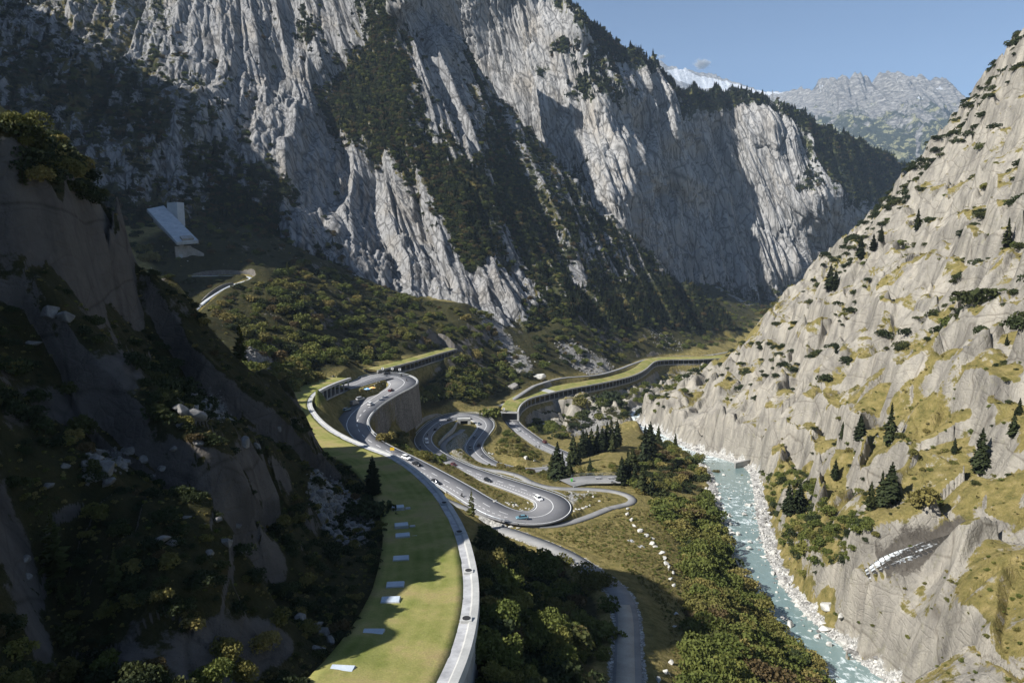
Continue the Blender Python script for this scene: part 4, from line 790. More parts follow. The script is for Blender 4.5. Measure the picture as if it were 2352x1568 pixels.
me = np_mesh('stream', G.reshape(-1, 3), grid_faces(*G.shape[:2])[:, ::-1]); attr(me, 'foam', np.clip(.42 + perlin2(np.repeat(np.arange(G.shape[1])[None] * .55, len(G), 0), np.repeat(np.arange(len(G))[:, None] * .11, G.shape[1], 1), 6) * .6, 0, 1)); tag(link('stream', me, CASC, None, True), kind='structure')
# ------------------------------------------------------------------ vegetation prototypes
proto = bpy.data.collections.new('prototypes')
def leafmat(name, c0, c1, c2):
    t = NT(name, .8, .2); oi = t.n('ShaderNodeObjectInfo').outputs['Random']; p = t.pos(); a = t.noise(p, .5, 3); b = t.noise(p, 3.0, 2)
    g = t.mix(t.mask(t.math('ADD', t.math('MULTIPLY', oi, .75), t.math('MULTIPLY', a, .5)), .3, .6), c0, c1); g = t.mix(t.mask(oi, .72, .2), g, c2)
    g = t.mix(.5, g, t.ramp(b, [(.3, .5), (.7, 1.25)]), 'MULTIPLY'); t.col(g)
    tr = t.n('ShaderNodeBsdfTranslucent'); t.t.links.new(g, tr.inputs[0]); ms = t.n('ShaderNodeMixShader'); ms.inputs[0].default_value = .22
    out = t.t.nodes['Material Output']; t.t.links.new(t.b.outputs[0], ms.inputs[1]); t.t.links.new(tr.outputs[0], ms.inputs[2]); t.t.links.new(ms.outputs[0], out.inputs[0]); return t.m
LEAF = [leafmat('pine_shrub_leaf', (.026, .036, .014), (.045, .058, .020), (.060, .066, .020)), leafmat('green_leaf', (.085, .105, .024), (.135, .150, .036), (.17, .165, .042)),
        leafmat('olive_leaf', (.11, .11, .028), (.175, .155, .046), (.22, .18, .058)), leafmat('rusty_leaf', (.085, .064, .028), (.12, .085, .038), (.11, .095, .034))]
NEEDLE = leafmat('spruce_needle', (.032, .043, .018), (.050, .062, .024), (.062, .072, .024)); LARCH = leafmat('larch_needle', (.075, .090, .026), (.11, .115, .032), (.13, .125, .034))
BARK = flat('bark', (.10, .075, .055), .95)
def quads(Cn, size, r):
    """random leaf-cluster quads at the points Cn"""
    n = len(Cn); a = r.normal(size=(n, 3)); a /= np.linalg.norm(a, axis=1)[:, None]; b = np.cross(a, r.normal(size=(n, 3))); b /= np.linalg.norm(b, axis=1)[:, None]
    s = (size * r.uniform(.6, 1.35, n))[:, None]; a, b = a * s, b * s * .75
    V = np.stack([Cn - a * .9 - b * .4, Cn + a * .1 - b, Cn + a + b * .3, Cn - a * .2 + b], 1).reshape(-1, 3); return V, np.arange(n * 4).reshape(-1, 4)
def bush_mesh(seed, n, lobes, size, flat_=.8, spread=.62):
    r = np.random.default_rng(seed); Cn = []
    L = [(r.uniform(-spread, spread), r.uniform(-spread, spread), r.uniform(.28, .85) * flat_, r.uniform(.28, .52)) for _ in range(lobes)] + [(0, 0, .5 * flat_, .55)]
    for x, y, z, rad in L:
        k = int(n * rad ** 2 / sum(q[3] ** 2 for q in L)); d = r.normal(size=(k, 3)); d /= np.linalg.norm(d, axis=1)[:, None]; d[:, 2] = np.where(d[:, 2] < -.5, -d[:, 2], d[:, 2])
        rr = rad * r.uniform(.62, 1.08, k) ** .6; Cn.append(np.array((x, y, z)) + d * rr[:, None] * (1, 1, .85))
    Cn = np.concatenate(Cn); Cn = Cn[Cn[:, 2] > .02]; return quads(Cn, np.full(len(Cn), size), r)
BUSH = []
for k in range(4):
    for v in range(3):
        V, Fq = bush_mesh(10 * k + v, 620 if k else 520, 7 + v, .105 if k else .10, .62 if k == 0 else .85); me = np_mesh('bush', V, Fq); me.materials.append(LEAF[k])
        o = bpy.data.objects.new('bush', me); proto.objects.link(o); BUSH.append(o)
BIGB = []
for k in (1, 2, 3):
    for v in range(2):
        V, Fq = bush_mesh(90 + 10 * k + v, 1900, 12, .062, .95, .66); me = np_mesh('crown', V, Fq); me.materials.append(LEAF[k]); BIGB.append(me)
def conifer_meshes(seed, wid, dens, droop, mat, gap=0.0):
    """unit-height spruce: (trunk mesh, crown mesh)"""
    r = np.random.default_rng(seed); V = []; Fq = []
    n = 26
    for i in range(n):
        z = .07 + .92 * (i / (n - 1)); rad = wid * (1 - z) ** .78 * (.68 + .55 * r.random()) + .008
        if z < .2: rad *= .75
        for j in range(int(dens * (.5 + (1 - z)) + 3)):
            if r.random() < gap: continue
            a = r.uniform(0, 2 * math.pi); L = rad * r.uniform(.65, 1.12); d = np.array((math.cos(a), math.sin(a), 0)); sd = np.array((-d[1], d[0], 0)); b0 = len(V)
            z0 = z + r.uniform(-.012, .012); dz = -droop * L * r.uniform(.6, 1.2); wv = L * r.uniform(.22, .36) + .006
            p0 = np.array((0, 0, z0)); pm2 = d * L * .55 + (0, 0, z0 + dz * .35); p1 = d * L + (0, 0, z0 + dz + .012)
            V += [p0, pm2 + sd * wv, p1, pm2 - sd * wv, pm2 + (0, 0, -.035 - .03 * r.random()), pm2 * .45 + (0, 0, z0 * .55 - .0)]
            Fq += [(b0, b0 + 3, b0 + 2, b0 + 1), (b0, b0 + 4, b0 + 2, b0 + 1)]
    me = np_mesh('crown', V, Fq); me.materials.append(mat); tb = MB().tube([(0, 0, -.06), (.004, 0, .4), (0, .004, .97)], [.016, .011, .002], 6); tm = tb.mesh('trunk'); tm.materials.append(BARK); return tm, me
CON = [conifer_meshes(1, .27, 13, .42, NEEDLE, .1), conifer_meshes(2, .23, 12, .5, NEEDLE, .15), conifer_meshes(3, .31, 14, .35, NEEDLE), conifer_meshes(4, .25, 6, .2, LARCH, .25), conifer_meshes(5, .22, 5, .15, LARCH, .5)]
for tm, me in CON[:3]:
    pass
def merge_proto(tm, me, name):
    V = np.empty(len(me.vertices) * 3); me.vertices.foreach_get('co', V); m2 = me.copy(); o = bpy.data.objects.new(name, m2); proto.objects.link(o); return o
def conifer(px, py, hpx, kind, label, group, Y=None, sink=0.0):
    p = ground(px, py) if Y is None else U(px, py, Y)
    if p is None: return
    h = hpx * math.hypot(p[0], p[1]) / F * 1.03; r = empty('conifer_tree', (p[0], p[1], p[2] - sink), random.uniform(0, 6.28), label, 'tree', group)
    for nm, m in zip(('trunk', 'crown'), CON[kind]): o = link(nm, m, None, r); o.scale = (h * random.uniform(.9, 1.1), h, h)
    return r
TAKEN = []
def ztr(lst, s, ox, oy): return [((ox + x / s) * .9378, (oy + y / s) * .9378, h / s * .9378) for x, y, h in lst]
A_ = ['tallest dark spruce standing alone on the sunlit grass slope', 'dark spruce on the grass slope just left of the tallest one', 'small spruce at the left end of the three on the upper grass slope', 'short dark spruce in the middle of the right hand slope', 'broad tall spruce near the right edge below the rock band', 'slim spruce above the trio on the sunlit slope']
for (x, y, h), lb in zip(ztr([(1350,215,215),(1180,190,145),(1080,175,90),(1720,262,80),(1865,372,215),(1038,412,112)], 2.3337, 1600, 1000), A_): conifer(x, y, h, random.randrange(3), lb, 'conifers on the right hand slope')
for x, y, h in ztr([(1240,578,150),(1300,562,190),(1352,552,215)], 2.3337, 1600, 1000): conifer(x, y, h, random.randrange(3), 'dark spruce in the tight trio above the side stream', 'spruce trio')
for x, y, h in ztr([(770,612,175),(832,602,170)], 2.3337, 1600, 1000): conifer(x, y, h, random.randrange(3), 'one of two olive spruces side by side above the gravel bank', 'spruce pair by the bank')
for (x, y, h), lb in zip(ztr([(2055,168,135),(28,212,115),(125,222,75),(2090,40,80)], 2.3337, 1600, 1000), ['spruce half way up the slope at the right edge of the grass', 'spruce at the foot of the pale cliff by the thicket', 'small spruce at the cliff foot next to the river bend', 'dark spruce right at the edge of the picture above the others']): conifer(x, y, h, random.randrange(3), lb, 'conifers on the right hand slope')
for x, y, h in ztr([(1480,800,150),(345,1085,150),(378,1082,115),(540,885,130),(672,780,85),(622,832,95),(905,702,115),(1475,1440,60),(385,1480,60)], 2.613, 1900, 300): conifer(x, y, h, random.randrange(3), 'small dark spruce clinging to the sunlit rock face', 'spruces on the rock face')
for k, (x, y, h) in enumerate(ztr([(720,1268,335),(762,1272,255),(680,1262,230),(850,1150,275),(890,1140,200),(932,1082,245),(1000,1052,225),(1050,1032,235),(1090,1032,215),(1130,1022,245),(1165,1012,255),(1212,992,235),(990,1192,125),(1300,1292,285),(1250,1302,245),(1360,1312,205),(1440,1132,325),(1482,1102,325),(1420,1372,255),(1500,1392,205),(1340,1200,220),(820,1230,180),(1175,1030,200),(960,1062,215)], 3.36, 1150, 800)):
    conifer(x, y, h, k % 3, 'tall dark spruce in the dense grove between road and river', 'spruce grove in the valley floor')
for a in [(552,828,78,3,'pale green larch standing alone at the edge of the hill shade'),(614,757,24,3,'tiny yellow larch, left of two on the dark slope'),(636,764,26,3,'tiny yellow larch, right of two on the dark slope'),(661,634,30,3,'small larch high on the dark slope above the track'),(55,450,48,3,'sunlit larch on top of the near dark hill'),
          (128,1335,138,3,'tall sunlit larch low on the near dark hillside'),(268,1368,98,3,'broad sunlit larch right of the tall one on the dark hillside'),(140,1392,55,4,'twiggy sunlit larch under the tall one, left of its pair'),(182,1388,48,4,'twiggy sunlit larch under the tall one, right of its pair'),(420,1405,30,3,'tiny sunlit larch on the shaded hillside above bare rock'),
          ]: conifer(*a, 'larches on the shaded slopes')
i = near_i(offs(PARA, -12.5), 857, 1139); p = offs(PARA, -12.5)[i]; conifer(857, 1139, 95, 2, 'dark spruce at the shaded edge of the grass gallery roof', None, Y=p[1])
p = Uz(1083, 1196, -89.5); conifer(1083, 1196, 76, 4, 'thin sparse larch beside the road just beyond the parapet', None, Y=p[1])

# ------------------------------------------------------------------ shrubs: where each kind grows
m_roadb = blur(m_road, 3, 2)
def zone(poly, n, kinds, smin, smax, mask=None, seed=0):
    """n random bushes inside a traced area: (x, y, z, size, kind)"""
    r = np.random.default_rng(seed); m = in_poly(PX, PY, poly) & (m_roadb < .03) & (m_grav < .25)
    if mask is not None: m &= mask
    ii = np.flatnonzero(m.ravel())
    if not len(ii): return []
    wgt = (GR.ravel()[ii]) ** 1.2; wgt /= wgt.sum(); k = r.choice(ii, min(n, len(ii)), replace=False, p=wgt)
    dd = HX.ravel()[k], HY.ravel()[k], HZ.ravel()[k]; ks = r.choice([a for a, _ in kinds], len(k), p=np.array([b for _, b in kinds]) / sum(b for _, b in kinds)); ss = smin + (smax - smin) * r.random(len(k)) ** 1.7
    return [(dd[0][i], dd[1][i], dd[2][i], ss[i], int(ks[i])) for i in range(len(k))]
clump = fbm(HX / 25, HY / 25, o=3, s=201); front = HY < 232
D0 = [(0, 6), (1, 2), (2, 1), (3, .4)]; MIX = [(0, 3), (1, 5), (2, 3), (3, .6)]; BANK = [(1, 5), (2, 4), (0, 1), (3, .5)]
Z = []
Z += zone([(1500,1170),(1540,1160),(1600,1170),(1640,1130),(1668,1230),(1700,1330),(1765,1440),(1880,1560),(1900,1668),(1600,1668),(1620,1560),(1605,1450),(1600,1360),(1575,1260)], 520, BANK, 2.6, 6.2, seed=1)
Z += zone([(1480,1000),(1560,1030),(1640,1070),(1650,1160),(1560,1170),(1470,1160),(1440,1110)], 150, [(0, 3), (3, 2), (1, 3), (2, 2)], 2.5, 5, seed=2)
Z += zone([(1110,1215),(1200,1260),(1290,1310),(1390,1370),(1405,1450),(1410,1700),(1090,1700),(1105,1400)], 420, D0, 1.4, 3.6, seed=3)
Z += zone([(560,845),(700,845),(690,870),(740,860),(660,930),(700,960),(600,905)], 170, [(1, 5), (2, 3)], 2.5, 5.5, mask=~front, seed=4)
Z += zone([(480,720),(700,600),(1000,705),(1120,720),(1170,800),(1235,870),(1130,905),(1050,900),(960,850),(850,840),(640,845)], 2600, MIX, 2.0, 6.5, mask=~front & (clump > -.25), seed=5)
Z += zone([(290,570),(320,500),(500,470),(700,560),(700,640),(480,720),(420,660)], 1300, [(0, 6), (3, 2), (1, 2)], 2, 5, mask=~front & (clump > -.35), seed=6)
Z += zone([(940,850),(1110,850),(1150,900),(1090,930),(960,935)], 260, MIX, 2.0, 5.5, mask=~front, seed=7)
Z += zone([(850,985),(960,960),(985,985),(960,1035),(1010,1075),(960,1062),(880,1025)], 90, [(1, 3), (2, 5)], 1.2, 3.4, seed=8)
Z += zone([(1180,945),(1300,915),(1490,862),(1660,835),(1600,890),(1490,965),(1400,960),(1290,1010),(1230,1010)], 420, [(0, 5), (1, 4)], 1.8, 5, seed=9)
Z += zone([(1120,990),(1180,990),(1260,1040),(1270,1085),(1150,1075)], 60, [(1, 3), (2, 5)], 1, 2.8, seed=10)
Z += zone([(1150,1075),(1290,1085),(1440,1060),(1480,1110),(1400,1095),(1300,1110)], 70, [(1, 3), (2, 5), (3, 1)], 1.2, 3, seed=11)
Z += zone([(1200,700),(1480,560),(1800,690),(1700,780),(1500,835),(1380,850),(1240,850)], 1600, [(0, 5), (1, 4), (2, 1), (3, 1)], 2.5, 6.5, mask=(clump > -.15), seed=12)
Z += zone([(0,300),(230,440),(300,560),(420,660),(540,870),(700,960),(880,1090),(900,1250),(850,1420),(740,1600),(-60,1600),(-60,300)], 2000, [(0, 8), (2, 1), (3, .3)], .35, 1.5, mask=front & (rock < .45), seed=13)
Z += zone([(-60,280),(120,320),(230,440),(200,480),(-60,440)], 150, [(0, 5), (2, 2)], 1.5, 3.6, mask=front, seed=14)
Z += zone([(-60,850),(400,830),(500,900),(430,960),(200,1000),(-60,1000)], 200, [(0, 8)], 1.2, 2.6, mask=front, seed=15)
# right-hand slope: dwarf pines on the ledges, bushes in the gullies
fl = (SLOPE < 1.15)
Z += zone([(1600,890),(1800,690),(1980,520),(2110,380),(2230,230),(2352,80),(2450,80),(2450,780),(2150,800),(1900,880),(1700,930)], 1300, [(0, 8), (1, 1)], 1.5, 5.0, mask=(HX > 60) & (fbm((HX + HZ) / 70, (HX - HZ) / 16, HY / 60, o=3, s=205) > .06), seed=16)
Z += zone([(1880,600),(1990,505),(2110,365),(2235,215),(2352,60),(2352,160),(2240,300),(2110,450),(1990,570)], 480, [(0, 1)], 2.0, 6, mask=(HX > 60) & (HY < 760), seed=161)
Z += zone([(1620,870),(1740,780),(1830,800),(1790,860),(1640,890)], 160, [(0, 1)], 2.2, 4.5, mask=HX > 60, seed=17)
Z += zone([(1745,1090),(1800,1070),(1890,1110),(1900,1180),(1840,1290),(1800,1240)], 150, [(1, 4), (0, 2)], 1.2, 3.2, seed=18)
Z += zone([(1780,1230),(1960,1180),(2040,1230),(1980,1270),(1840,1340),(1850,1300)], 120, [(1, 4), (0, 2), (2, 1)], 1.0, 2.6, seed=19)
Z += zone([(1750,1000),(2050,900),(2352,820),(2352,1130),(2100,1200),(1850,1200)], 140, [(1, 3), (0, 3), (2, 2)], .6, 2.0, seed=20)
Z += zone([(1900,1400),(2352,1250),(2352,1568),(1990,1568)], 60, [(1, 3), (2, 4)], .3, .9, seed=21)
Z = [b for b in Z if b[4] >= 0]
def explicit(px, py, rp, kind):
    p = ground(px, py)
    if p is not None: s = rp * math.hypot(p[0], p[1]) / F * 1.1; Z.append((p[0], p[1], p[2] - .15 * s, s, kind))
for a in [(1235,1330,55,1),(1275,1305,42,2),(1300,1370,50,1),(1350,1350,48,2),(1345,1475,80,1),(1290,1420,42,2),(1385,1345,30,2),(1400,1400,28,1),(1195,1600,48,1),(1385,1510,26,1),(1160,1270,40,0),(2130,1150,34,2),(2255,690,45,0),(1330,935,24,2),(1400,925,40,0),(1340,960,22,0),(1126,958,26,1),(905,1020,30,2),(880,1012,24,2),(1010,1060,20,1),
          (842,1185,60,0),(812,1130,30,0),(350,600,26,2),(330,580,20,2),(520,1500,40,2),(600,1480,38,2),(470,1568,50,1),(640,1430,30,2),(250,1520,34,1),(440,1440,26,2),(40,1500,34,1),(560,1550,44,2)]: explicit(*a)
Zp_ = np.array(Z); zx, zy = project(Zp_[:, 0], Zp_[:, 1], Zp_[:, 2]); app = Zp_[:, 3] / np.hypot(Zp_[:, 0], Zp_[:, 1]); inview = (zx > -40) & (zx < 2390) & (zy > -60) & (zy < 1640)
# hidden ones do not count towards the individuals
def visible(p):
    t = np.linspace(.05, .97, 60)[:, None]; q = np.array((p[0], p[1], p[2] + p[3] * .8)) * t; return bool((hz(q[:, 0], q[:, 1]) < q[:, 2]).all())
order = np.argsort(-app * inview); ind = []
for i in order:
    if len(ind) >= 290 or not inview[i]: break
    if visible(Z[i]): ind.append(i)
LBL = {0: ('dark green dwarf pine bush', 'dark pine bushes'), 1: ('round mid green leafy bush', 'green leafy bushes'), 2: ('yellowish olive leafy bush', 'olive bushes'), 3: ('rusty brown autumn bush', 'rusty bushes')}
def place_name(x, y, d):
    if d < 232 and x < 900: return 'on the shaded near hillside'
    if x > 1440 and x < 1920 and y > 1120: return 'in the thicket on the left bank of the river'
    if x > 1640: return 'on the sunlit right hand slope'
    if x < 1440 and y > 1200: return 'between the foreground gallery and the pale footpath'
    if y > 940: return 'among the bends of the hairpin road'
    if x > 1160: return 'below or behind the lower gallery'
    return 'on the wooded slope left of the upper bend'
for i in ind:
    x, y, z, s, k = Z[i]; lb, g = LBL[k]; w_ = place_name(zx[i], zy[i], y); me = BIGB[(k - 1) * 2 + random.randrange(2)] if k and app[i] > .012 else BUSH[k * 3 + random.randrange(3)].data
    o = bpy.data.objects.new('bush', me); C.objects.link(o); o.location = (x, y, z - .12 * s); o.scale = (s, s * random.uniform(.85, 1.15), s * random.uniform(.8, 1.15)); o.rotation_euler = (0, 0, random.uniform(0, 6.28)); tag(o, lb + ' ' + w_, 'bush', g + ' ' + w_)

def scatter(name, P, scl, var, coll, seed=0, tilt=0.0, up=None):
    r = np.random.default_rng(seed); me = bpy.data.meshes.new(name); me.vertices.add(len(P)); me.vertices.foreach_set('co', np.asarray(P, np.float32).ravel())
    attr(me, 'scl', scl); a = me.attributes.new('var', 'INT', 'POINT'); a.data.foreach_set('value', np.asarray(var, np.int32)); a = me.attributes.new('rot', 'FLOAT_VECTOR', 'POINT')
    a.data.foreach_set('vector', np.stack([r.uniform(-tilt, tilt, len(P)), r.uniform(-tilt, tilt, len(P)), r.uniform(0, 6.28, len(P))], 1).astype(np.float32).ravel())
    o = link(name, me); tag(o, kind='stuff'); ng = bpy.data.node_groups.new(name, 'GeometryNodeTree'); ng.interface.new_socket('Geometry', in_out='INPUT', socket_type='NodeSocketGeometry'); ng.interface.new_socket('Geometry', in_out='OUTPUT', socket_type='NodeSocketGeometry')
    N = ng.nodes; L = ng.links; gi = N.new('NodeGroupInput'); go = N.new('NodeGroupOutput'); ip = N.new('GeometryNodeInstanceOnPoints'); ci = N.new('GeometryNodeCollectionInfo'); ci.inputs[0].default_value = coll; ci.inputs[1].default_value = True; ci.inputs[2].default_value = True
    def na(n, dt): q = N.new('GeometryNodeInputNamedAttribute'); q.data_type = dt; q.inputs[0].default_value = n; return q.outputs[0]
    L.new(gi.outputs[0], ip.inputs['Points']); L.new(ci.outputs[0], ip.inputs['Instance']); ip.inputs['Pick Instance'].default_value = True
    L.new(na('var', 'INT'), ip.inputs['Instance Index']); L.new(na('rot', 'FLOAT_VECTOR'), ip.inputs['Rotation']); L.new(na('scl', 'FLOAT'), ip.inputs['Scale']); L.new(ip.outputs[0], go.inputs[0])
    md = o.modifiers.new('scatter', 'NODES'); md.node_group = ng; return o
def subcoll(name, obs):
    c = bpy.data.collections.new(name)
    for k, o in enumerate(obs):
        q = bpy.data.objects.new('%s_%02d' % (name, k), o.data if hasattr(o, 'data') else o); c.objects.link(q)
    return c
cb = subcoll('bushes', BUSH); rest = np.setdiff1d(np.arange(len(Z)), ind); Zr = Zp_[rest]
scatter('shrubbery', Zr[:, :3] - np.stack([Zr[:, 3] * 0, Zr[:, 3] * 0, Zr[:, 3] * .12], 1), Zr[:, 3], (Zr[:, 4] * 3 + rng.integers(0, 3, len(Zr))).astype(int), cb, 5)
# woods and dwarf pines on the mountain walls, seen as a texture of many crowns
ct_ = subcoll('crowns', [CON[0][1], CON[1][1]] + BUSH[:3] + [BUSH[3], BUSH[9]])
Pm = []; Sm = []; Vm = []
for Q, V_, n, dens, dist in ((Q1, V1, 26000, 1, 1), (Q2, V2, 16000, 1, 1.25)):
    r = np.random.default_rng(n); q = Q.reshape(-1, 3); v = V_.ravel(); x, y = project(q[:, 0], q[:, 1], q[:, 2]); nn_ = fbm(q[:, 0] / 20, q[:, 1] / 20, q[:, 2] / 20, o=3, s=9)
    pr = np.clip((v + nn_ * .55 - .42) * 2, 0, 1) * np.where(x < 480, .16, 1) * (y > -90) * (y < 760) * (x > -60); pr /= pr.sum(); k = r.choice(len(q), n, p=pr, replace=False)
    Pm.append(q[k]); con = r.random(n) < np.where(x[k] > 1300, .55, .16); Sm.append(np.where(con, r.uniform(6, 12, n), r.uniform(2.2, 5.5, n)) * dist); Vm.append(np.where(con, r.integers(0, 2, n), r.choice([2, 3, 4, 2, 3, 5, 6], n)))
scatter('mountain_woods', np.concatenate(Pm), np.concatenate(Sm), np.concatenate(Vm), ct_, 6)
# ------------------------------------------------------------------ boulders
def boulder_mesh(seed, flat_=.7):
    r = random.Random(seed); bm = bmesh.new()
    for _ in range(15):
        a, b = r.uniform(0, 6.28), math.asin(r.uniform(-1, 1)); k = r.uniform(.8, 1.05); bm.verts.new((math.cos(a) * math.cos(b) * k, math.sin(a) * math.cos(b) * k * r.uniform(.65, .95), math.sin(b) * k * flat_))
    bmesh.ops.convex_hull(bm, input=bm.verts); bmesh.ops.delete(bm, geom=[v for v in bm.verts if not v.link_faces], context='VERTS')
    bmesh.ops.bevel(bm, geom=bm.edges[:], offset=.05, segments=1, affect='EDGES'); me = bpy.data.meshes.new('boulder'); bm.to_mesh(me); bm.free(); return me
def rockmat(name, a, b):
    t = NT(name, .92, .2); p = t.pos(obj=True); n1 = t.noise(p, 1.2, 5, .65); n2 = t.noise(p, 6, 4, .6); oi = t.n('ShaderNodeObjectInfo').outputs['Random']
    c_ = t.mix(t.mask(n1, .38, .3), a, b); c_ = t.mix(.35, c_, t.mix(oi, tuple(.6 * v for v in b), b)); c_ = t.mix(.5, c_, t.ramp(n2, [(.35, .6), (.6, 1.05)]), 'MULTIPLY'); t.col(c_); t.bump(n2, .6, .12); return t.m
BMAT = rockmat('boulder_pale', (.34, .33, .30), (.66, .64, .59)); BMATD = rockmat('boulder_grey', (.11, .105, .10), (.26, .25, .235))
BOUL = [boulder_mesh(k, .55 + .1 * (k % 4)) for k in range(8)]
BOULD = []
for m in BOUL: d = m.copy(); m.materials.append(BMAT); d.materials.append(BMATD); BOULD.append(d)
def boulder(p, s, label, group, dark=False, sink=.2):
    o = bpy.data.objects.new('boulder', random.choice(BOULD if dark else BOUL)); C.objects.link(o); o.location = (p[0], p[1], p[2] + s * (.35 - sink)); o.scale = (s * random.uniform(.8, 1.25), s * random.uniform(.75, 1.1), s * random.uniform(.7, 1.1)); o.rotation_euler = (random.uniform(-.3, .3), random.uniform(-.3, .3), random.uniform(0, 6.28)); tag(o, label, 'boulder', group); return o
def bpix(lst, label, group, dark=False):
    for x, y, rp in lst:
        p = ground(x, y)
        if p is not None: boulder(p, rp * math.hypot(p[0], p[1]) / F * 1.1, label, group, dark)
bpix([(x, y, r * 1.2) for x, y, r in [(1442,1170,4.5),(1441,1184,6.5),(1450,1196,5.5),(1456,1209,5.5),(1471,1221,8),(1484,1232,6.5),(1497,1238,5.5),(1498,1251,7),(1505,1258,6),(1520,1272,8),(1526,1284,7),(1530,1297,8),(1537,1307,7.5),(1545,1317,6),(1542,1332,5.5),(1548,1346,6),(1538,1330,4),(1553,1412,6),(1549,1440,5),(1541,1524,8),(1530,1545,9),(1512,1562,8)]], 'white boulder in the curving line along the edge of the meadow', 'boulders lining the meadow')
bpix([(1154,1208,5.5),(1173,1212,6.5),(1191,1214,6),(1320,1110,7)], 'pale boulder at the verge below the lowest hairpin', 'pale verge boulders')
bpix(ztr([(880,320,40),(935,320,25),(1090,295,28),(1180,295,25),(1010,370,50),(1070,370,35),(780,400,45),(950,445,40),(1225,340,20),(1225,380,20),(1150,445,40),(1105,455,25),(1065,505,25),(640,370,35),(720,360,30),(965,285,20)], 20, 820, 900) and [((820 + x / 9.8) * .9378, (900 + y / 9.8) * .9378, r / 18) for x, y, r in [(880,320,40),(935,320,25),(1090,295,28),(1180,295,25),(1010,370,50),(1070,370,35),(780,400,45),(950,445,40),(1225,340,20),(1225,380,20),(1150,445,40),(1105,455,25),(1065,505,25),(640,370,35),(720,360,30),(965,285,20)]], 'small pale stone on the grass island inside the upper bend', 'stones on the upper island')
bpix([((950 + x / 3.92) * .9378, (950 + y / 3.92) * .9378, r) for x, y, r in [(955,1085,2),(1020,1100,4),(1040,1085,3.5),(1085,1135,2),(1130,1100,3),(1150,1110,4),(1165,1120,4),(1185,1105,4.5),(1200,1125,4.5),(1215,1110,4),(1230,1130,4.5),(1245,1135,4),(1205,1140,3.5),(1345,1105,3.5),(1400,1125,3),(1355,1165,4),(1325,1160,3),(1290,1175,3.5),(1320,1190,3),(1270,1165,2.5),(1110,1140,2.5)]], 'small pale stone on the grass island inside the lowest hairpin', 'stones on the lower island')
bpix([((950 + x / 3.92) * .9378, (950 + y / 3.92) * .9378, r) for x, y, r in [(1970,1048,6),(1925,995,4),(2030,1090,4),(2100,1050,2.5),(1835,1170,5),(1870,1160,5),(1900,1150,5),(1940,1135,5),(1810,1165,4),(1790,1185,4),(1325,680,8),(1410,700,7),(975,630,5),(1000,640,5),(1090,850,4),(1220,860,3)]], 'pale rock lying in the dry grass between the roads', 'pale rocks between the roads')
p = ground(1238, 868); boulder(p, 8, 'huge split white boulder beside the lower gallery roof', None); p = ground(1180, 893); boulder(p, 6.5, 'big grey boulder at the foot of the wooded slope above the path', None, True)
bpix([(150,1075,12),(205,1100,16),(240,1080,26),(225,1060,18),(250,1112,17),(112,1120,13),(375,1085,12),(350,1100,11),(420,950,20),(450,965,22),(480,940,18),(455,1020,16),(560,1020,22),(590,1030,14),(410,940,14),(360,1245,26),(395,1252,12),(500,1195,14),(520,1250,16),(480,1275,12),(545,1215,10),(470,1210,8),(430,1190,8),(560,1270,9),(300,1040,12),(330,1060,12),(120,730,22),(150,735,18),(80,790,14),(720,1440,28),(745,1455,20),(690,1430,24),(760,1475,14),(730,1490,15),(60,1290,14),(65,1330,12),(640,1000,10),(400,1040,10)], 'grey boulder lying in the dark scrub of the near hillside', 'boulders on the near hillside', True)
def zpts(poly, n, seed, mask=None):
    r = np.random.default_rng(seed); m = in_poly(PX, PY, poly) & (m_road < .1)
    if mask is not None: m &= mask
    ii = np.flatnonzero(m.ravel()); k = r.choice(ii, min(n, len(ii)), replace=False); return np.stack([HX.ravel()[k], HY.ravel()[k], HZ.ravel()[k]], 1)
SCR = []; SCS = []
for poly, n, a, b, ms in [([(700,1090),(755,1075),(860,1180),(855,1245),(800,1260),(750,1225),(705,1150)], 420, .25, 1.1, front), ([(400,915),(490,900),(600,960),(550,985),(410,978)], 110, .3, 1.0, front), ([(190,1045),(300,1020),(270,1110),(200,1115)], 60, .25, .8, front), ([(1270,785),(1310,775),(1400,830),(1420,860),(1350,862),(1290,830)], 500, .5, 2.2, ~front),
                          ([(1085,690),(1110,690),(1180,780),(1215,825),(1240,870),(1190,860),(1120,780)], 420, .5, 2.4, ~front), ([(1320,940),(1370,925),(1430,1000),(1310,1005)], 420, .4, 1.6, ~front), ([(560,800),(620,790),(640,850),(600,862),(560,835)], 220, .5, 1.6, ~front), ([(1480,740),(1530,760),(1590,800),(1540,812),(1500,790)], 120, .6, 2.0, ~front), ([(1400,600),(1600,690),(1640,720),(1560,715),(1440,640)], 160, .6, 2.2, ~front)]:
    q = zpts(poly, n, n, ms); SCR.append(q); SCS.append(a + (b - a) * rng.random(len(q)) ** 2.2)
big = []
for q, s in zip(SCR[:4], SCS[:4]):
    for i in np.argsort(-s)[:16]: boulder(q[i], s[i] * 1.15, 'angular grey block in the rock fall', 'blocks of the rock falls', True)
scatter('scree', np.concatenate(SCR), np.concatenate(SCS), rng.integers(0, 8, sum(map(len, SCR))), subcoll('scree_stones', BOULD), 8, .5)
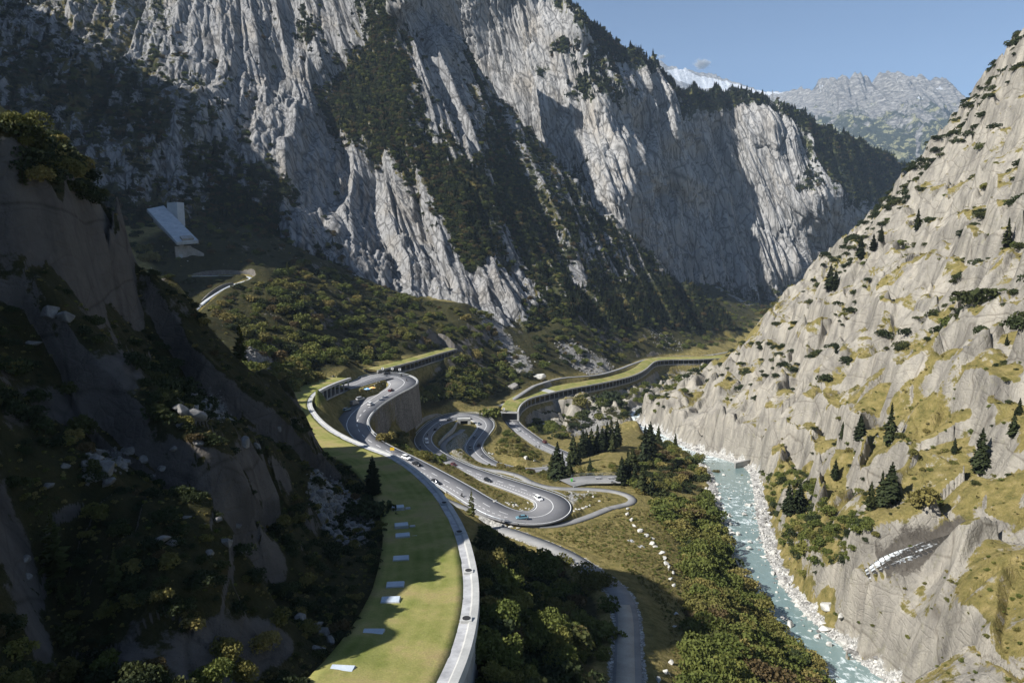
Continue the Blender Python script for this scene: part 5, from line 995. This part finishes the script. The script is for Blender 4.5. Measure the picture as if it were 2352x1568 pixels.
# stones in and along the river
mr = (m_riv > .35) & (HY < 700); ii = np.flatnonzero(mr.ravel()); wv = GR.ravel()[ii] ** 1.6; k = rng.choice(ii, 3000, replace=False, p=wv / wv.sum())
RP = np.stack([HX.ravel()[k], HY.ravel()[k], HZ.ravel()[k] + .05], 1); RS = .16 + 1.25 * rng.random(len(k)) ** 5
ki = rng.integers(0, len(RIVER), 700); N_ = normals2(RIVER)[ki]; so = rng.uniform(-1, 1, 700); so = np.sign(so) * np.abs(so) ** .6 * hwR[ki]; wt = (RIVER[ki, 1] < 360) | (RIVER[ki, 1] > 400)
WP = np.stack([RIVER[ki, 0] + N_[:, 0] * so, RIVER[ki, 1] + N_[:, 1] * so, RIVER[ki, 2] - .25], 1)[wt]; WS = (.25 + .9 * rng.random(700) ** 3)[wt]
scatter('river_stones', np.concatenate([RP, WP]), np.concatenate([RS, WS]), rng.integers(0, 8, len(RP) + len(WP)), subcoll('stones', BOUL[:4] + BOULD[4:]), 9, .4)
qx, qy = project(WP[:, 0], WP[:, 1], WP[:, 2]); okv = [i for i in np.argsort(-WS) if qx[i] > 1600 and qy[i] < 1568][:40]
for i in okv: boulder(WP[i], WS[i] * 1.5, 'pale boulder standing in the turquoise river', 'boulders in the river', False, .1)
bpix([(1900,1400,20),(1930,1440,14),(1862,1455,12),(1880,1470,15),(1895,1450,16),(1850,1415,9),(1845,1440,9),(1800,1340,8),(1790,1310,8),(1935,1480,16),(1760,1280,7),(1740,1240,6)], 'large pale boulder on the stony right bank of the river', 'boulders on the right bank')
for x, y, lb in [(1449,1243,'upper of two flat concrete plates in the meadow'), (1473,1256,'lower of two flat concrete plates in the meadow')]:
    p = ground(x, y); o = MB().box(-.8, .8, -1.0, 1.0, -.1, .15).build('concrete_plate', CHIP); o.location = p; o.rotation_euler = (0, 0, .3); tag(o, lb, 'plate', 'plates in the meadow')

# loose stones and grass tussocks over the sunlit slopes and meadows
r_ = np.random.default_rng(77)
def pick(mask, n, pw=1.3):
    ii = np.flatnonzero(mask.ravel()); wv = GR.ravel()[ii] ** pw; k = r_.choice(ii, min(n, len(ii)), replace=False, p=wv / wv.sum()); return np.stack([HX.ravel()[k], HY.ravel()[k], HZ.ravel()[k]], 1)
free = (m_roadb < .03) & (m_riv < .2)
q = np.concatenate([pick(free & (m_right > .5) & (PX < 2420) & (PY < 1620) & (rock < .6), 1500), pick(free & (m_mid > .4), 700)])
scatter('loose_stones', q, .14 + .75 * r_.random(len(q)) ** 3, r_.integers(0, 8, len(q)), subcoll('loose', BOUL[:3] + BOULD[3:]), 12, .4)
TUS = []
for k, m_ in enumerate([leafmat('straw_grass', (.17, .145, .05), (.26, .215, .085), (.14, .15, .04)), leafmat('green_grass', (.09, .11, .025), (.15, .16, .04), (.19, .17, .055))]):
    for v in range(2):
        V, Fq = bush_mesh(300 + 10 * k + v, 70, 3, .22, .5, .5); me = np_mesh('tussock', V, Fq); me.materials.append(m_); TUS.append(me)
q = np.concatenate([pick(free & (m_right > .5) & (PX < 2420) & (PY < 1620) & (rock < .42), 5200), pick(free & in_poly(PX, PY, [(1130,1215),(1330,1200),(1440,1150),(1560,1200),(1600,1400),(1600,1640),(1470,1640),(1450,1400),(1310,1280)]) & (HY > 60), 2600, .6), pick(free & in_poly(PX, PY, [(980,1040),(1130,985),(1290,1060),(1450,1100),(1440,1160),(1330,1200),(1150,1170),(1010,1080)]) & (HY > 150), 1500), pick(free & (scrub > .4) & (m_mid > .4), 2500), pick(free & (m_hill > .5) & (rock < .4) & (PX > -20) & (PY < 1600), 3500, .6)])
scatter('grass_tussocks', q, (.22 + .55 * r_.random(len(q)) ** 2) * np.clip(np.hypot(q[:, 0], q[:, 1]) / 200, .6, 2.2), r_.choice(4, len(q), p=[.38, .38, .12, .12]), subcoll('tussocks', TUS), 13, .2)

# ------------------------------------------------------------------ cars
def paint(name, c): return flat(name, c, .28, .0, .6, .04)
TYRE = flat('tyre', (.02, .02, .02), .9); RIM = flat('rim', (.45, .45, .46), .35, .7); GLASS = flat('car_glass', (.02, .024, .028), .08, 0, .7); LAMP = flat('headlight', (.75, .78, .8), .2); TAIL = flat('taillight', (.35, .02, .02), .3)
def loft(sections, mat_i=0):
    """sections: list of (x, halfwidth_bottom, halfwidth_top, z_bottom, z_top)"""
    mb = MB(); V = []; Fs = []
    for x, wb, wt, zb, zt in sections:
        zm = zb + (zt - zb) * .55; V += [(x, -wb * .93, zb), (x, -wb, zm), (x, -wt, zt), (x, wt, zt), (x, wb, zm), (x, wb * .93, zb)]
    n = 6
    for i in range(len(sections) - 1):
        for k in range(n): Fs.append((i * n + k, i * n + (k + 1) % n, (i + 1) * n + (k + 1) % n, (i + 1) * n + k))
    Fs += [tuple(range(n)), tuple((len(sections) - 1) * n + k for k in range(n))]; return mb.add(V, Fs)
SHAPES = {
 'sedan': dict(L=4.5, body=[(-2.25,.80,.72,.38,.80),(-2.1,.88,.80,.28,.95),(-1.3,.90,.82,.24,1.0),(0,.91,.83,.24,.97),(1.0,.90,.82,.24,.93),(1.8,.87,.74,.26,.84),(2.2,.76,.62,.36,.68)], cab=[(-1.75,.70,.62,.94,1.0),(-1.05,.76,.60,.95,1.40),(-.1,.78,.60,.95,1.44),(.45,.77,.58,.93,1.38),(1.15,.74,.66,.90,.95)], roof=(-1.0,.42,.57,1.41)),
 'estate': dict(L=4.7, body=[(-2.35,.84,.76,.36,.90),(-2.2,.90,.82,.26,1.0),(-1.3,.92,.84,.24,1.0),(0,.92,.84,.24,.98),(1.1,.91,.83,.24,.94),(1.9,.87,.74,.26,.84),(2.3,.76,.62,.36,.68)], cab=[(-2.25,.74,.66,.96,1.05),(-1.85,.78,.62,.96,1.42),(-.3,.80,.62,.96,1.48),(.45,.78,.60,.94,1.40),(1.2,.74,.66,.90,.96)], roof=(-1.85,.42,.60,1.455)),
 'suv': dict(L=4.6, body=[(-2.3,.86,.80,.42,1.0),(-2.15,.93,.86,.34,1.1),(-1.3,.95,.88,.30,1.1),(0,.95,.88,.30,1.08),(1.1,.94,.87,.30,1.05),(1.9,.90,.80,.32,.98),(2.25,.82,.70,.42,.82)], cab=[(-2.2,.80,.74,1.06,1.2),(-1.95,.84,.70,1.08,1.62),(-.3,.85,.70,1.08,1.70),(.5,.84,.68,1.05,1.60),(1.15,.80,.72,1.02,1.08)], roof=(-1.95,.45,.68,1.66)),
 'van': dict(L=5.2, body=[(-2.6,.95,.93,.36,1.2),(-2.5,.99,.97,.28,1.25),(0,1.0,.98,.26,1.25),(1.5,1.0,.96,.26,1.2),(2.2,.96,.86,.28,1.05),(2.55,.86,.74,.38,.86)], cab=[(-2.58,.97,.92,1.2,2.05),(-2.45,.98,.88,1.22,2.28),(0,.98,.88,1.22,2.32),(1.1,.97,.84,1.2,2.24),(1.95,.92,.84,1.14,1.25)], roof=(-2.45,1.0,.87,2.29))}
def car(kind, pm, px, py, rev, label, lane=None, P=None, heading=None, extra=None, paint_cab=False, zoff=0.0):
    P = ROAD1 if P is None else P; i = near_i(P, px, py); p = Uz(px, py, P[i, 2] + .7); i = int(np.argmin((P[:, 0] - p[0]) ** 2 + (P[:, 1] - p[1]) ** 2)); p = Uz(px, py, P[i, 2] + .7); p[2] = P[i, 2] + .02 + zoff
    t_ = P[min(i + 2, len(P) - 1)] - P[max(i - 2, 0)]; a = math.atan2(t_[1], t_[0]) + (math.pi if rev else 0) if heading is None else heading
    r = empty('parked_car' if rev is None else 'car', p, a, label, 'car', 'cars on the hairpin road'); sh = SHAPES[kind]
    def sm(o):
        bm = bmesh.new(); bm.from_mesh(o.data); bmesh.ops.bevel(bm, geom=[e for e in bm.edges if len(e.link_faces) == 2 and e.calc_face_angle(0) > .5], offset=.05, segments=2, affect='EDGES'); bm.to_mesh(o.data); bm.free(); return o
    sm(loft(sh['body']).build('body', pm, r)); sm(loft(sh['cab']).build('cabin' if paint_cab else 'window', pm if paint_cab else GLASS, r))
    a0, a1, wd, zt = sh['roof']; MB().box(a0, a1, -wd, wd, zt - .02, zt + .055, taper=(.94, .94)).build('roof', pm, r)
    L = sh['L'] / 2
    for sx in (-1, 1):
        for sy in (-1, 1):
            w_ = MB().tube([(sx * (L - .85), sy * .70, .33), (sx * (L - .85), sy * .94, .33)], .34, 14).build('wheel', TYRE, r); MB().tube([(sx * (L - .85), sy * .93, .33), (sx * (L - .85), sy * .955, .33)], .2, 10).build('rim', RIM, w_)
    zb = sh['body'][-1][4]; zr = sh['body'][0][4]
    for sy in (-1, 1):
        MB().box(L - .42, L - .08, sy * .60 - .13, sy * .60 + .13, zb - .16, zb + .02).build('headlight', LAMP, r); MB().box(-L - .02, -L + .12, sy * .66 - .1, sy * .66 + .1, zr - .22, zr - .04).build('taillight', TAIL, r)
    if kind == 'van': MB().box(1.25, 1.75, -.86, .86, 1.35, 2.0).build('windscreen', GLASS, r)
    return r
BLK = paint('black_paint', (.012, .012, .014)); WHT = paint('white_paint', (.80, .80, .79)); SLV = paint('silver_paint', (.42, .43, .44)); GRB = paint('grey_blue_paint', (.16, .20, .24)); DKB = paint('dark_blue_paint', (.02, .03, .05)); DRD = paint('dark_red_paint', (.10, .02, .02)); GRY = paint('grey_paint', (.18, .18, .18)); TEAL = paint('teal_paint', (.12, .24, .30))
for a in [('estate', BLK, 888, 857, True, 'black car with roof luggage at the top of the upper bend'), ('suv', WHT, 851, 927, True, 'white car driving down past the stone wall of the upper bend'), ('sedan', DRD, 898, 895, True, 'dark red car half hidden behind the rail above the stone wall'),
          ('suv', WHT, 933, 1050, False, 'white off-road car next to the parapet, in front of the black one'[:60]), ('sedan', BLK, 957, 1064, False, 'black saloon right behind the white off-road car by the parapet'), ('estate', BLK, 1001, 1106, False, 'black estate car alone on the straight beside the parapet'),
          ('suv', WHT, 1237, 1144, True, 'white car with dark roof entering the lowest hairpin'), ('estate', BLK, 1121, 1102, True, 'black estate car alone on the dashed straight above the lower island'), ('sedan', DRD, 1041, 1065, False, 'dark red car, farther of two passing each other above the straight'), ('suv', DKB, 1044, 1075, True, 'dark blue car, nearer of two passing each other above the straight'),
          ('sedan', BLK, 1003, 1047, False, 'black car below the yellow bushes entering the middle bend'), ('sedan', BLK, 1000, 985, False, 'black car in the shade, behind the silver one on the middle bend'), ('sedan', SLV, 1012, 975.5, False, 'silver car in the shade of the middle bend'), ('sedan', BLK, 1032, 963, False, 'black car at the shady start of the middle bend crown'), ('estate', BLK, 1077, 960, True, 'black estate car on the sunny crown of the middle bend'),
          ('sedan', GRB, 1100, 972, True, 'grey blue car coming off the crown of the middle bend'), ('suv', GRB, 1091, 1003, True, 'blue grey car on the inner lane above the underpass lane'), ('suv', BLK, 1100, 1021, True, 'boxy black car on the outer lane below the middle bend'), ('suv', GRY, 1080, 1028, False, 'grey car on the inner lane next to the boxy black car')]: car(*a)
car('van', WHT, 980, 1014, True, 'white camper van on the left side of the middle bend', paint_cab=True); car('sedan', SLV, 1190, 987, True, 'silver car just out of the lower gallery mouth'); car('suv', DRD, 1251, 1014, False, 'dark red car beside the spruce grove below the lower gallery mouth')
c_ = car('sedan', TEAL, 1199, 1187, True, 'open teal car with orange seats in the lowest hairpin'); MB().box(-1.1, -.3, -.55, .55, .9, 1.12).build('seat', flat('orange_seat', (.55, .14, .04)), c_)
car('suv', SLV, 828, 915, None, 'silver car parked in the lay-by nearest the parasols', heading=R(48)); car('van', GRY, 815, 926, None, 'dark grey van parked in the middle of the lay-by', heading=R(60), paint_cab=True); c_ = car('sedan', TEAL, 797, 939, None, 'teal car parked with its white boot lid raised', heading=R(60)); MB().box(-1.9, -.9, -.6, .6, 1.5, 1.58).build('boot_lid', WHT, c_)
car('sedan', WHT, 840, 902, None, 'white car parked beside the parasol stall', heading=R(20)); c_ = car('sedan', SLV, 1640, 814.5, False, 'tiny pale car on the path at the far end of the lower gallery', P=PATHB)

# motorcycles, each with its rider
def skin(name, joints, edges, mat):
    me = bpy.data.meshes.new(name); me.from_pydata([j[0] for j in joints], edges, []); o = bpy.data.objects.new(name, me); C.objects.link(o); md = o.modifiers.new('skin', 'SKIN'); md.use_smooth_shade = True
    for v, j in zip(me.skin_vertices[0].data, joints): v.radius = (j[1], j[1] if len(j) < 3 else j[2])
    me.skin_vertices[0].data[0].use_root = True; sb = o.modifiers.new('sub', 'SUBSURF'); sb.levels = 1; sb.render_levels = 1
    dg = bpy.context.evaluated_depsgraph_get(); m2 = bpy.data.meshes.new_from_object(o.evaluated_get(dg)); bpy.data.objects.remove(o); m2.materials.clear(); m2.materials.append(mat); m2.name = name; return m2
LEATHER = flat('dark_riding_suit', (.03, .03, .035), .6)
J = [((-.25,0,.85),.15,.17),((-.2,0,1.1),.15,.18),((-.08,0,1.32),.15,.19),((-.03,0,1.47),.06,.06),((0,0,1.56),.09,.09),((.03,0,1.66),.11,.10),((.02,0,1.76),.06,.06)]
E = [(0,1),(1,2),(2,3),(3,4),(4,5),(5,6)]
for sy in (-1, 1):
    b = len(J); J += [((-.04, sy * .22, 1.38), .07), ((.14, sy * .34, 1.14), .05), ((.40, sy * .34, 1.06), .04), ((.46, sy * .34, 1.05), .045), ((.15, sy * .22, .80), .085), ((-.02, sy * .24, .48), .055), ((-.06, sy * .24, .32), .05), ((.10, sy * .25, .29), .045)]
    E += [(2, b), (b, b + 1), (b + 1, b + 2), (b + 2, b + 3), (0, b + 4), (b + 4, b + 5), (b + 5, b + 6), (b + 6, b + 7)]
RIDER = skin('person', J, E, LEATHER); HELM = MB().tube([(0, 0, 1.5), (.02, 0, 1.55), (.03, 0, 1.66), (.02, 0, 1.76), (0, 0, 1.80)], [.08, .13, .15, .11, .03], 10).mesh('helmet')
HM = [flat('helmet_white', (.7, .7, .7), .3), flat('helmet_black', (.03, .03, .03), .3), flat('helmet_red', (.4, .04, .03), .3)]
def moto(px, py, rev, lb, hc, pm):
    i = near_i(ROAD1, px, py); p = Uz(px, py, ROAD1[i, 2] + .6); i = int(np.argmin((ROAD1[:, 0] - p[0]) ** 2 + (ROAD1[:, 1] - p[1]) ** 2)); p = Uz(px, py, ROAD1[i, 2] + .6); p[2] = ROAD1[i, 2] + .02; t_ = ROAD1[min(i + 2, n1 - 1)] - ROAD1[max(i - 2, 0)]; a = math.atan2(t_[1], t_[0]) + (math.pi if rev else 0)
    r = empty('motorcycle', p, a, 'motorcycle ' + lb, 'motorcycle', 'motorcycles on the hairpin road')
    MB().tube([(-.95, 0, .85), (-.5, 0, .76), (0, 0, .78), (.25, 0, .95), (.5, 0, .92)], [.06, .13, .16, .17, .08], 8).build('body', pm, r); MB().tube([(-.2, 0, .45), (.2, 0, .5)], .2, 8).build('engine', TYRE, r); MB().tube([(.40, -.36, 1.05), (.48, 0, 1.0), (.40, .36, 1.05)], .025, 6).build('handlebar', STEEL, r); MB().tube([(.45, 0, .95), (.75, 0, .33)], .05, 6).build('fork', STEEL, r)
    for x in (-.72, .75): MB().tube([(x, -.07, .32), (x, .07, .32)], .32, 14).build('wheel', TYRE, r)
    MB().tube([(.5, 0, .92), (.58, 0, .92)], .09, 8).build('headlight', LAMP, r)
    o = empty('person', p, a, 'rider of the motorcycle ' + lb, 'person', 'motorcycle riders'); link('body', RIDER, None, o); h = HELM.copy(); link('helmet', h, HM[hc], o)
for a in [(922,862.5,True,'in front on the crown of the upper bend',1,BLK),(934,872.5,True,'following round the upper bend above the wall',1,BLK),(1061,1138,False,'beside the rail on the lower straight',1,BLK),(965,1026,False,'on the outer left edge of the middle bend',0,BLK),(982,998,False,'with white helmet inside the middle bend',0,GRY),(1107,1047,True,'leaning on the stretch below the boxy black car',0,GRY),(1145,1062,True,'at the rocky verge before the trees',2,BLK),(1124,1067,True,'by the grass edge of the road below the middle bend',0,BLK)]: moto(*a)

# parasol stall in the lay-by
for x, y, c1, c2, lb in [(844,896,(.18,.42,.75),(.5,.65,.8),'light blue parasol over the lay-by stall'),(856,893,(.85,.36,.14),(.78,.62,.18),'orange and yellow parasol over the lay-by stall')]:
    i = near_i(ROAD1, x, y); p = Uz(x, y + 6, ROAD1[i, 2] + .3); r = empty('parasol', p, 0, lb, 'parasol', 'parasols of the stall'); MB().tube([(0, 0, 0), (0, 0, 2.6)], .04, 6).build('pole', STEEL, r); cm = bpy.data.meshes.new('canopy'); V = [(0, 0, 2.7)] + [(math.cos(k * math.pi / 4) * 1.9, math.sin(k * math.pi / 4) * 1.9, 2.1) for k in range(8)]; Fs = [(0, 1 + k, 1 + (k + 1) % 8) for k in range(8)]
    cm.from_pydata(V, [], Fs); o = link('canopy', cm, [flat('parasol_cloth', c1, .8), flat('parasol_cloth_pale', c2, .8)], r); cm.polygons.foreach_set('material_index', [k % 2 for k in range(8)])
p = Uz(850, 903, -76.9); r = empty('stall_table', p, .5, 'dark covered table under the parasols of the stall', 'table'); MB().box(-1.6, 1.6, -.4, .4, .78, .84).build('tabletop', GRY, r); MB().box(-1.55, 1.55, -.38, .38, .1, .78).build('cloth', BLK, r)

# signs
def signpost(px, py, z, h, lb, faces, kind='road_sign', grp=None, face=None):
    p = Uz(px, py, z); r = empty(kind, p, face or 0, lb, 'sign', grp); MB().tube([(0, 0, -.3), (0, 0, h)], .05, 6).build('post', STEEL, r); faces(r, h)
def chevron(r, h):
    MB().box(-.75, .75, -.06, -.02, h - 1.5, h).build('panel', WHT, r); MB().add([(-.5,-.075,h-.2),(-.1,-.075,h-.2),(.4,-.075,h-.75),(-.1,-.075,h-1.3),(-.5,-.075,h-1.3),(0,-.075,h-.75)], [(0,1,2,5),(5,2,3,4)]).build('chevron', BLK, r)
for x, y, z, lb in [(879,853,-73.5,'white chevron board left of three above the upper bend'),(901,853,-74,'white chevron board in the middle of three above the upper bend'),(918,855,-74.3,'white chevron board right of three above the upper bend'),(1157,945,-112,'white chevron board at the wall by the start of the footpath'),(1124,948,-110.5,'white chevron board on the crown of the middle bend')]: signpost(x, y, z, 2.6, lb, chevron, 'chevron_sign', 'chevron boards')
signpost(901, 1041, -83.2, 2.6, 'yellow warning board on a post by the parapet', lambda r, h: MB().box(-.9, .9, -.06, -.02, h - 1.3, h).build('panel', flat('yellow_board', (.75, .48, .03), .5), r))
for x, lb in ((1231.5, 'tall dark sign frame left of two beside the lower road'), (1239, 'tall dark sign frame right of two beside the lower road')): signpost(x, 1034, -117.4, 3.2, lb, lambda r, h: MB().box(-.45, .45, -.06, -.02, h - 1.6, h).build('panel', GRY, r), 'road_sign', 'dark sign frames')
for x, y in [(700,765),(945,765),(1240,830),(1410,900),(1613,965),(1985,960)]:
    q = Zp(x, y, 3.92, 950, 950); i = near_i(PATHV, *q); p = offs(PATHV, 1.9 if x < 1500 else -1.9)[i]; o = MB().tube([(0, 0, -.2), (0, 0, 1.9)], .06, 6).build('marker_post', BLK); o.location = p; tag(o, 'thin dark marker post beside the pale footpath', 'post', 'marker posts by the footpath')

# rest area with picnic tables
q = [Uz(1300, 1111, -101.3), Uz(1345, 1104, -101.6), Uz(1420, 1102, -101.6)]; RA = spline(q, 2); RA[:, 2] = -101.2; road('rest_area', RA, 5.0, 5.2, ASPHP, .3)
ke = MB().sweep(offs(RA, 5.4, .3), [(-.15, -.3), (-.15, .16), (.15, .16), (.15, -.3)]).build('kerb', CONC); tag(ke, kind='structure')
for x, lb in ((1374, 'picnic table left of two on the rest area'), (1403, 'picnic table right of two on the rest area by the spruce')):
    p = Uz(x, 1099, -100.9); r = empty('picnic_table', p, .1, lb, 'table', 'picnic tables'); WD = BARK; MB().box(-1.3, 1.3, -.4, .4, .70, .76).build('tabletop', CHIP, r)
    for s in (-1, 1): MB().box(-1.3, 1.3, s * .8 - .17, s * .8 + .17, .42, .47).build('bench', CHIP, r); MB().box(s * .9 - .08, s * .9 + .08, -.8, .8, 0, .70, taper=(1, .4)).build('leg', BLK, r)
p = Uz(1406, 1109, -100.9); r = empty('litter_bin', p, 0, 'dark grey litter box at the front kerb of the rest area', 'bin'); MB().box(-.5, .5, -.4, .4, 0, 1.1).build('body', GRY, r); MB().box(-.54, .54, -.44, .44, 1.1, 1.2).build('lid', STEEL, r)
p = Uz(1313, 1105, -100.9); r = empty('litter_bin', p, 0, 'bright green bin at the left end of the rest area', 'bin'); GN_ = flat('green_plastic', (.10, .42, .08), .5); MB().box(-.4, .4, -.4, .4, 0, 1.1, taper=(1.1, 1.1)).build('body', GN_, r); MB().box(-.48, .48, -.48, .48, 1.1, 1.2).build('lid', GN_, r)
FQ = offs(RA, -5.3, .3)[3:]; r = empty('railing', FQ[0], 0, 'thin steel railing along the back of the rest area', 'railing'); b0 = Vector(FQ[0])
rel_build(MB().sweep(FQ, [(-.03, 1.0), (-.03, 1.08), (.03, 1.08), (.03, 1.0)]), 'rail', STEEL, r, b0); rel_build(MB().sweep(FQ, [(-.03, .5), (-.03, .56), (.03, .56), (.03, .5)]), 'rail', STEEL, r, b0)
for k in range(0, len(FQ), 3): x, y, z = FQ[k]; rel_build(MB().box(x - .04, x + .04, y - .04, y + .04, z - .1, z + 1.05), 'post', STEEL, r, b0)
# low weir wall by the river, at the cliff foot
p0, p1 = Uz(1688, 1066, -118.6), Uz(1722, 1058, -118.3); o = MB().sweep(np.array([p0, (p0 + p1) / 2, p1]), [(-.5, -3), (-.5, .9), (.5, .9), (.5, -3)]).build('river_wall', CONCD); tag(o, 'short concrete wall at the head of the turquoise pool', 'wall')

# pylons
def pylon(p, h, lb):
    r = empty('pylon', p, .5, lb, 'pylon', 'power line pylons'); mb = MB(); b = h * .11
    for sx in (-1, 1):
        for sy in (-1, 1): mb.tube([(sx * b, sy * b, -2), (sx * b * .3, sy * b * .3, h * .62), (0, 0, h)], h * .007, 4)
    zs = [0, .16, .3, .42, .53, .62]
    for k in range(5):
        w0, w1 = b * (1 - .7 * zs[k] / .62), b * (1 - .7 * zs[k + 1] / .62)
        for s in (-1, 1): mb.tube([(-w0 * s, w0 * s, zs[k] * h), (w1 * s, w1 * s, zs[k + 1] * h)], h * .004, 4); mb.tube([(w0 * s, -w0 * s, zs[k] * h), (-w1 * s * -1, w1 * s * 1, zs[k + 1] * h)], h * .004, 4)
    mb.build('lattice', GRY, r); MB().tube([(-h * .17, 0, h * .66), (h * .17, 0, h * .66)], h * .006, 4).tube([(-h * .13, 0, h * .8), (h * .13, 0, h * .8)], h * .006, 4).build('arm', GRY, r)
pylon(U(1460, 131, 1640), 29, 'lattice pylon on the skyline of the big rock wall'); pylon(U(1773, 240, 1790), 36, 'lattice pylon on the wooded top of the farther rock wall'); pylon(U(124, 215, 905), 45, 'faint lattice pylon on the hazy slope at upper left')
# clouds beyond the peaks
CL = NT('cloud'); CL.t.nodes.remove(CL.b); pv = CL.n('ShaderNodeVolumePrincipled'); pv.inputs['Color'].default_value = (.98, .98, 1, 1); pv.inputs['Anisotropy'].default_value = -.65
ln_ = CL.n('ShaderNodeVectorMath', operation='LENGTH'); tc = CL.n('ShaderNodeTexCoord').outputs['Object']; CL.t.links.new(tc, ln_.inputs[0]); nn = CL.noise(tc, 2.2, 4, .6)
CL.set(pv.inputs['Density'], CL.math('MULTIPLY', CL.math('SUBTRACT', CL.math('ADD', CL.math('MULTIPLY', nn, 1.5), .02), ln_.outputs['Value'], True), .05)); CL.t.links.new(pv.outputs[0], CL.t.nodes['Material Output'].inputs['Volume'])
for x, y, rp, lb in ((1612, 147, 24, 'small white cloud just above the snowy ridge'), (1519, 131, 11, 'tiny faint wisp of cloud left of the white cloud')):
    Yc = 15000; rw = rp * Yc / F; bm = bmesh.new(); bmesh.ops.create_icosphere(bm, subdivisions=3, radius=1); me = bpy.data.meshes.new('cloud'); bm.to_mesh(me); bm.free(); o = link('cloud', me, CL.m, None, True); o.location = U(x, y, Yc); o.scale = (rw, rw * .6, rw * .62); tag(o, lb, 'cloud')
# the air
hz_ = MB().box(-6000, 8500, -1500, 10800, -420, 2900).build('haze', None); tag(hz_, kind='stuff'); t = NT('haze'); t.t.nodes.remove(t.b); pv = t.n('ShaderNodeVolumePrincipled'); pv.inputs['Color'].default_value = (.58, .76, 1, 1); pv.inputs['Density'].default_value = 4.2e-5; pv.inputs['Anisotropy'].default_value = 0
t.t.links.new(pv.outputs[0], t.t.nodes['Material Output'].inputs['Volume']); hz_.data.materials.append(t.m)
